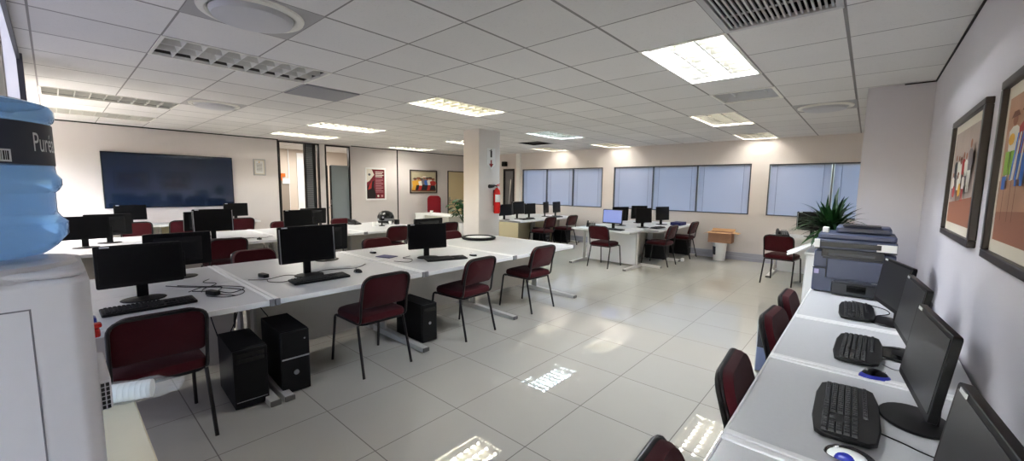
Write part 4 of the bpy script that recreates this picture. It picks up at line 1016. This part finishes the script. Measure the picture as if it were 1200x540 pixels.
# extinguisher and sign on the column's aisle face
fe = thing('fire_extinguisher', 'red fire extinguisher with black horn hanging on the column', 'fire extinguisher', (-5.42+.075, 5.63, 1.0))
MB().lathe([(.01, 0), (.055, .0), (.065, .02), (.066, .38), (.055, .44), (.03, .47), (.02, .49), (.005, .49)], 28).build('cylinder', M_fire, fe, smooth=True)
MB().tube([(0, 0, .49), (0, 0, .53)], .016).build('valve', M_handle, fe, smooth=True)
MB().tube([(0, -.02, .535), (.0, .08, .56)], .008).tube([(0, -.02, .53), (.0, .07, .525)], .007).build('handle', M_fire, fe, smooth=True)
MB().tube([(0, 0, .52), (0, -.06, .535), (0, -.10, .52), (0, -.17, .515), (0, -.21, .515)], [.012, .014, .026, .034, .036]).build('horn', M_plast, fe, smooth=True)
vs = []; fs = []
for i in range(9):
    a = math.radians(-75+i*12)
    for q in (.22, .36): vs.append((.0672*math.cos(a), .0672*math.sin(a), q))
for i in range(8): fs.append((2*i, 2*i+2, 2*i+3, 2*i+1))
MB().add(vs, fs).build('instruction_label', M_white, fe)
MB().b2(-.075, -.066, -.03, .03, .15, .45).build('bracket', M_plast2, fe)
sg = thing('fire_sign', 'white sign with extinguisher symbol and red arrow pointing down', 'sign', (-5.42, 5.54, 2.03))
MB().b2(0, .004, -.11, .11, 0, .20).add([(0.0, -.11, -.003), (0.0, .11, -.003), (0, .11, -.10), (0, 0, -.20), (0, -.11, -.10), (.004, -.11, -.003), (.004, .11, -.003), (.004, .11, -.10), (.004, 0, -.20), (.004, -.11, -.10)],
   [(0, 1, 2, 3, 4), (9, 8, 7, 6, 5), (0, 5, 6, 1), (1, 6, 7, 2), (2, 7, 8, 3), (3, 8, 9, 4), (4, 9, 5, 0)]).build('plate', M_white, sg)
MB().b2(.004, .006, -.022, .022, .03, .15).b2(.004, .006, -.012, .012, .15, .18).b2(.004, .006, -.05, -.02, .145, .155).build('symbol', M_black, sg)
MB().add([(.006, -.018, -.02), (.006, .018, -.02), (.006, .018, -.09), (.006, .06, -.09), (.006, 0, -.165), (.006, -.06, -.09), (.006, -.018, -.09)], [(0, 1, 2, 3, 4, 5, 6)]).build('arrow', mat('arrow_red', (120, 16, 20), .5), sg)
sp = tag(MB().b2(-8.95, -8.80, YB-.12, YB, 2.17, 2.32).build('wall_sensor', M_plast2, bevel=.01), 'small dark box on the back wall just right of the column top', 'wall box')
wf = tag(MB().lathe([(.01, 0), (.06, .01), (.09, .05), (.09, .12), (.05, .15), (.01, .155)], 20, M=T((-6.35, -.5, 2.28)) @ RX(-PI/2)).build('wall_fan', mat('brown_plastic', (96, 84, 78), .5), smooth=True), 'brownish round fitting high on the near wall above the bottle', 'wall fitting')

# ------------------------------------------------------------------ water cooler corner
cab = thing('low_cabinet', 'cream low cabinet carrying the water cooler and cups', 'cabinet', (-1.72, -.16, 0))
MB().b2(-.745, .60, -.31, .32, 0.05, .53).build('body', M_cream, cab, bevel=.004)
MB().b2(-.76, .62, -.33, .335, .53, .555).build('cabinet_top', M_cream, cab, bevel=.006)
MB().b2(-.72, .58, -.29, .29, 0, .05).build('plinth', M_tip, cab)
for s in (-1, 1): MB().b2(-.07+s*.33-.32, -.07+s*.33+.32, .32, .334, .08, .51).build('door', M_cream, cab, bevel=.003)
wcx, wcy = -1.455, -.125
cool = thing('water_cooler', 'pale grey water dispenser with red tap in left foreground', 'water cooler', (wcx, wcy, .555))
CH = .765
MB().prism(rrect(.31, .335, .035, 5), 0, CH-.03).build('body', M_cool, cool, bevel=.012, seg=3)
MB().lathe([(.15, 0), (.165, .0), (.165, .004), (.15, .03), (.11, .035), (.10, .028), (.01, .028)], 36, (0, 0, CH-.032), .98, 1.0).build('collar', M_cool, cool, smooth=True)
MB().prism(rrect(.30, .325, .04, 5), CH-.03, CH-.012).build('top_cover', M_cool, cool, bevel=.008)
# panel seam on the +X side
MB().b2(.1535, .1555, .075, .078, .03, CH-.09).b2(.1535, .1555, -.14, .078, CH-.09, CH-.087).build('panel_seam', mat('seam', (110, 108, 116), .6), cool)
MB().b2(.06, .10, .165, .178, .575, .595).b2(.07, .09, .165, .182, .595, .607).build('tap', M_fire, cool, bevel=.004)
MB().b2(-.06, -.02, .165, .178, .575, .595).build('tap', M_blue, cool, bevel=.004)
dt = MB().prism(rrect(.24, .05, .012), 0, .075, T((0, .162, .40))).build('drip_tray', M_cool, cool, bevel=.004)
sideg = MB()
for i in range(3):
    for j in range(6): sideg.box((.1205, .163+i*.0085, .408+j*.011), (.003, .006, .008))
sideg.build('side_grille', M_black, dt)
bt = thing('water_bottle', 'big blue upturned water bottle on the cooler', 'water bottle', (wcx, wcy, .555+CH))
B0 = .555+CH
Z = lambda y: 1.5+((1.695-(y-113)*.00198)-1.5)*.935-B0
R = .140
prof = [(.03, -.02), (.035, 0.0), (.07, .006), (.11, .016), (.128, .032), (R+.006, Z(278)), (R+.007, Z(262)), (R-.003, Z(256)), (R-.009, Z(250)), (R-.009, Z(226)), (R-.002, Z(222)), (R+.003, Z(216)), (R+.003, Z(208)), (R-.004, Z(202)), (R-.006, Z(196)), (R-.006, Z(140)), (R-.002, Z(138)), (R+.001, Z(134)), (R+.001, Z(126)), (R-.006, Z(120)), (R-.03, Z(116)), (R-.06, Z(115)), (.01, Z(116))]
MB().lathe(prof, 64).build('bottle', M_bottle, bt, smooth=True)
MB().lathe([(R-.0050, Z(192)), (R-.0045, Z(192)), (R-.0045, Z(143)), (R-.0050, Z(143))], 64).build('label_band', M_label, bt, smooth=True)
# lettering wrapped round the label
cu = bpy.data.curves.new('brand_text', 'FONT'); cu.body = 'Pur\u00e9au'; cu.size = 1; cu.fill_mode = 'FRONT'; cu.resolution_u = 4
to = bpy.data.objects.new('tmp_text', cu); COL.objects.link(to)
bpy.context.view_layer.update()
dg = bpy.context.evaluated_depsgraph_get(); me = bpy.data.meshes.new_from_object(to.evaluated_get(dg))
bpy.data.objects.remove(to)
import bmesh
bm = bmesh.new(); bm.from_mesh(me); bmesh.ops.triangulate(bm, faces=bm.faces[:])
xs_ = [v.co.x for v in bm.verts]; w_ = max(xs_)-min(xs_); x_0 = min(xs_)
a0, a1 = math.radians(51), math.radians(84); rad = R-.0035; zb = Z(176)
for v in bm.verts:
    a = a0+(a1-a0)*(v.co.x-x_0)/w_; v.co = Vector((rad*math.cos(a), rad*math.sin(a), zb+v.co.y*.058))
bm.to_mesh(me); bm.free(); me.materials.clear(); me.materials.append(M_sticker)
o = bpy.data.objects.new('lettering', me); COL.objects.link(o); o.parent = bt
bc = MB()
def wrap(a_0, a_1, zz0, zz1, mi):
    vs = []; n = 4
    for i in range(n+1):
        a = math.radians(a_0+(a_1-a_0)*i/n); vs += [((rad+.0003*mi)*math.cos(a), (rad+.0003*mi)*math.sin(a), zz0), ((rad+.0003*mi)*math.cos(a), (rad+.0003*mi)*math.sin(a), zz1)]
    bc.add(vs, [(2*i, 2*i+2, 2*i+3, 2*i+1) for i in range(n)], None, mi)
wrap(16, 33, Z(190), Z(176), 0)
aa = 17.5
while aa < 31.5:
    q = random.choice((.4, .7, 1.1)); wrap(aa, aa+q, Z(188), Z(178), 1); aa += q+random.choice((.4, .8))
bc.build('barcode', [M_white, M_black], bt)
# cup pack in a clear bag
cp = thing('cup_pack', 'sleeve of white foam cups in clear plastic bag on the cream cabinet', 'cups', (-2.35, .14, .598), -.38)
prof = [(.005, -.11), (.033, -.11)]
y = -.11
for i in range(11): prof += [(.0395, y+.002), (.0405, y+.006), (.0390, y+.009)]; y += .019
prof += [(.038, y), (.005, y)]
MB().lathe(prof, 24, M=RX(-PI/2)).build('cup_stack', M_foam, cp, smooth=True)
vs = []; fs = []; n = 20; K = 12
for i in range(K+1):
    yy = -.122+i*.027
    for j in range(n):
        a = 2*PI*j/n; rr = .047+.004*math.sin(5*a+i*1.3)+(.0 if i < 9 else (i-9)*.006*math.cos(a)**2)
        zz = rr*math.sin(a)*(1 if i < 10 else max(.25, 1-(i-9)*.3)); vs.append((rr*math.cos(a), yy, max(zz, -.0445)))
for i in range(K):
    for j in range(n): fs.append((i*n+j, i*n+(j+1) % n, (i+1)*n+(j+1) % n, (i+1)*n+j))
MB().add(vs, fs).build('plastic_bag', M_clear, cp, smooth=True)

# groups of repeats
def row_of(o):
    x, y = o.location.x, o.location.y
    if x > -.7 and y < 4.5: return 'along the right wall'
    if y > 6.3 and x < -5.2: return 'in the cluster behind the column'
    if y > 6.3: return 'in the window-side cluster'
    if x < -9.3: return 'at the left wall'
    if x < -5.6: return 'in the middle row'
    return 'in the front row'
PL = {'chair': 'maroon stacking chairs', 'desk': 'grey-topped desks', 'monitor': 'black monitors', 'keyboard': 'black keyboards', 'mouse': 'computer mice', 'computer': 'tower computers'}
for o in list(COL.objects):
    c = o.get('category')
    if c in PL and not o.get('group') and o.name.split('.')[0] not in ('office_chair', 'reception_desk'): o['group'] = PL[c]+' '+row_of(o)
    if c == 'air diffuser': o['group'] = 'round ceiling diffusers'
    if c == 'cable': o['group'] = 'cables on the desks'
    if c == 'painting': o['group'] = 'framed paintings'
    if c == 'telephone': o['group'] = 'desk phones'

# ------------------------------------------------------------------ light, world, camera
w = bpy.data.worlds.new('world'); scn.world = w; w.use_nodes = True
nt = w.node_tree; bg = nt.nodes['Background']; sky = nt.nodes.new('ShaderNodeTexSky')
sky.sky_type = 'NISHITA'; sky.sun_disc = False; sky.sun_elevation = math.radians(38); sky.sun_rotation = math.radians(200); sky.dust_density = 2
nt.links.new(sky.outputs[0], bg.inputs[0]); bg.inputs[1].default_value = .10
cam = bpy.data.cameras.new('camera'); co = bpy.data.objects.new('camera', cam); COL.objects.link(co); scn.camera = co
cam.sensor_fit = 'HORIZONTAL'; cam.sensor_width = 36; cam.lens = 472.7/1200*36; cam.clip_start = .02; cam.clip_end = 200
yaw, pitch, roll = .72104, .10633, .0129
fwd = Vector((-math.sin(yaw)*math.cos(pitch), math.cos(yaw)*math.cos(pitch), -math.sin(pitch)))
rt = Vector((math.cos(yaw), math.sin(yaw), 0)); up = rt.cross(fwd)
r2 = math.cos(roll)*rt+math.sin(roll)*up; u2 = -math.sin(roll)*rt+math.cos(roll)*up
Mx = Matrix((( r2.x, u2.x, -fwd.x, 0), (r2.y, u2.y, -fwd.y, 0), (r2.z, u2.z, -fwd.z, 1.5), (0, 0, 0, 1)))
co.matrix_world = Mx
vs_ = scn.view_settings; vs_.view_transform = 'Standard'; vs_.look = 'None'; vs_.gamma = 1; vs_.use_curve_mapping = False; vs_.exposure = 4.15
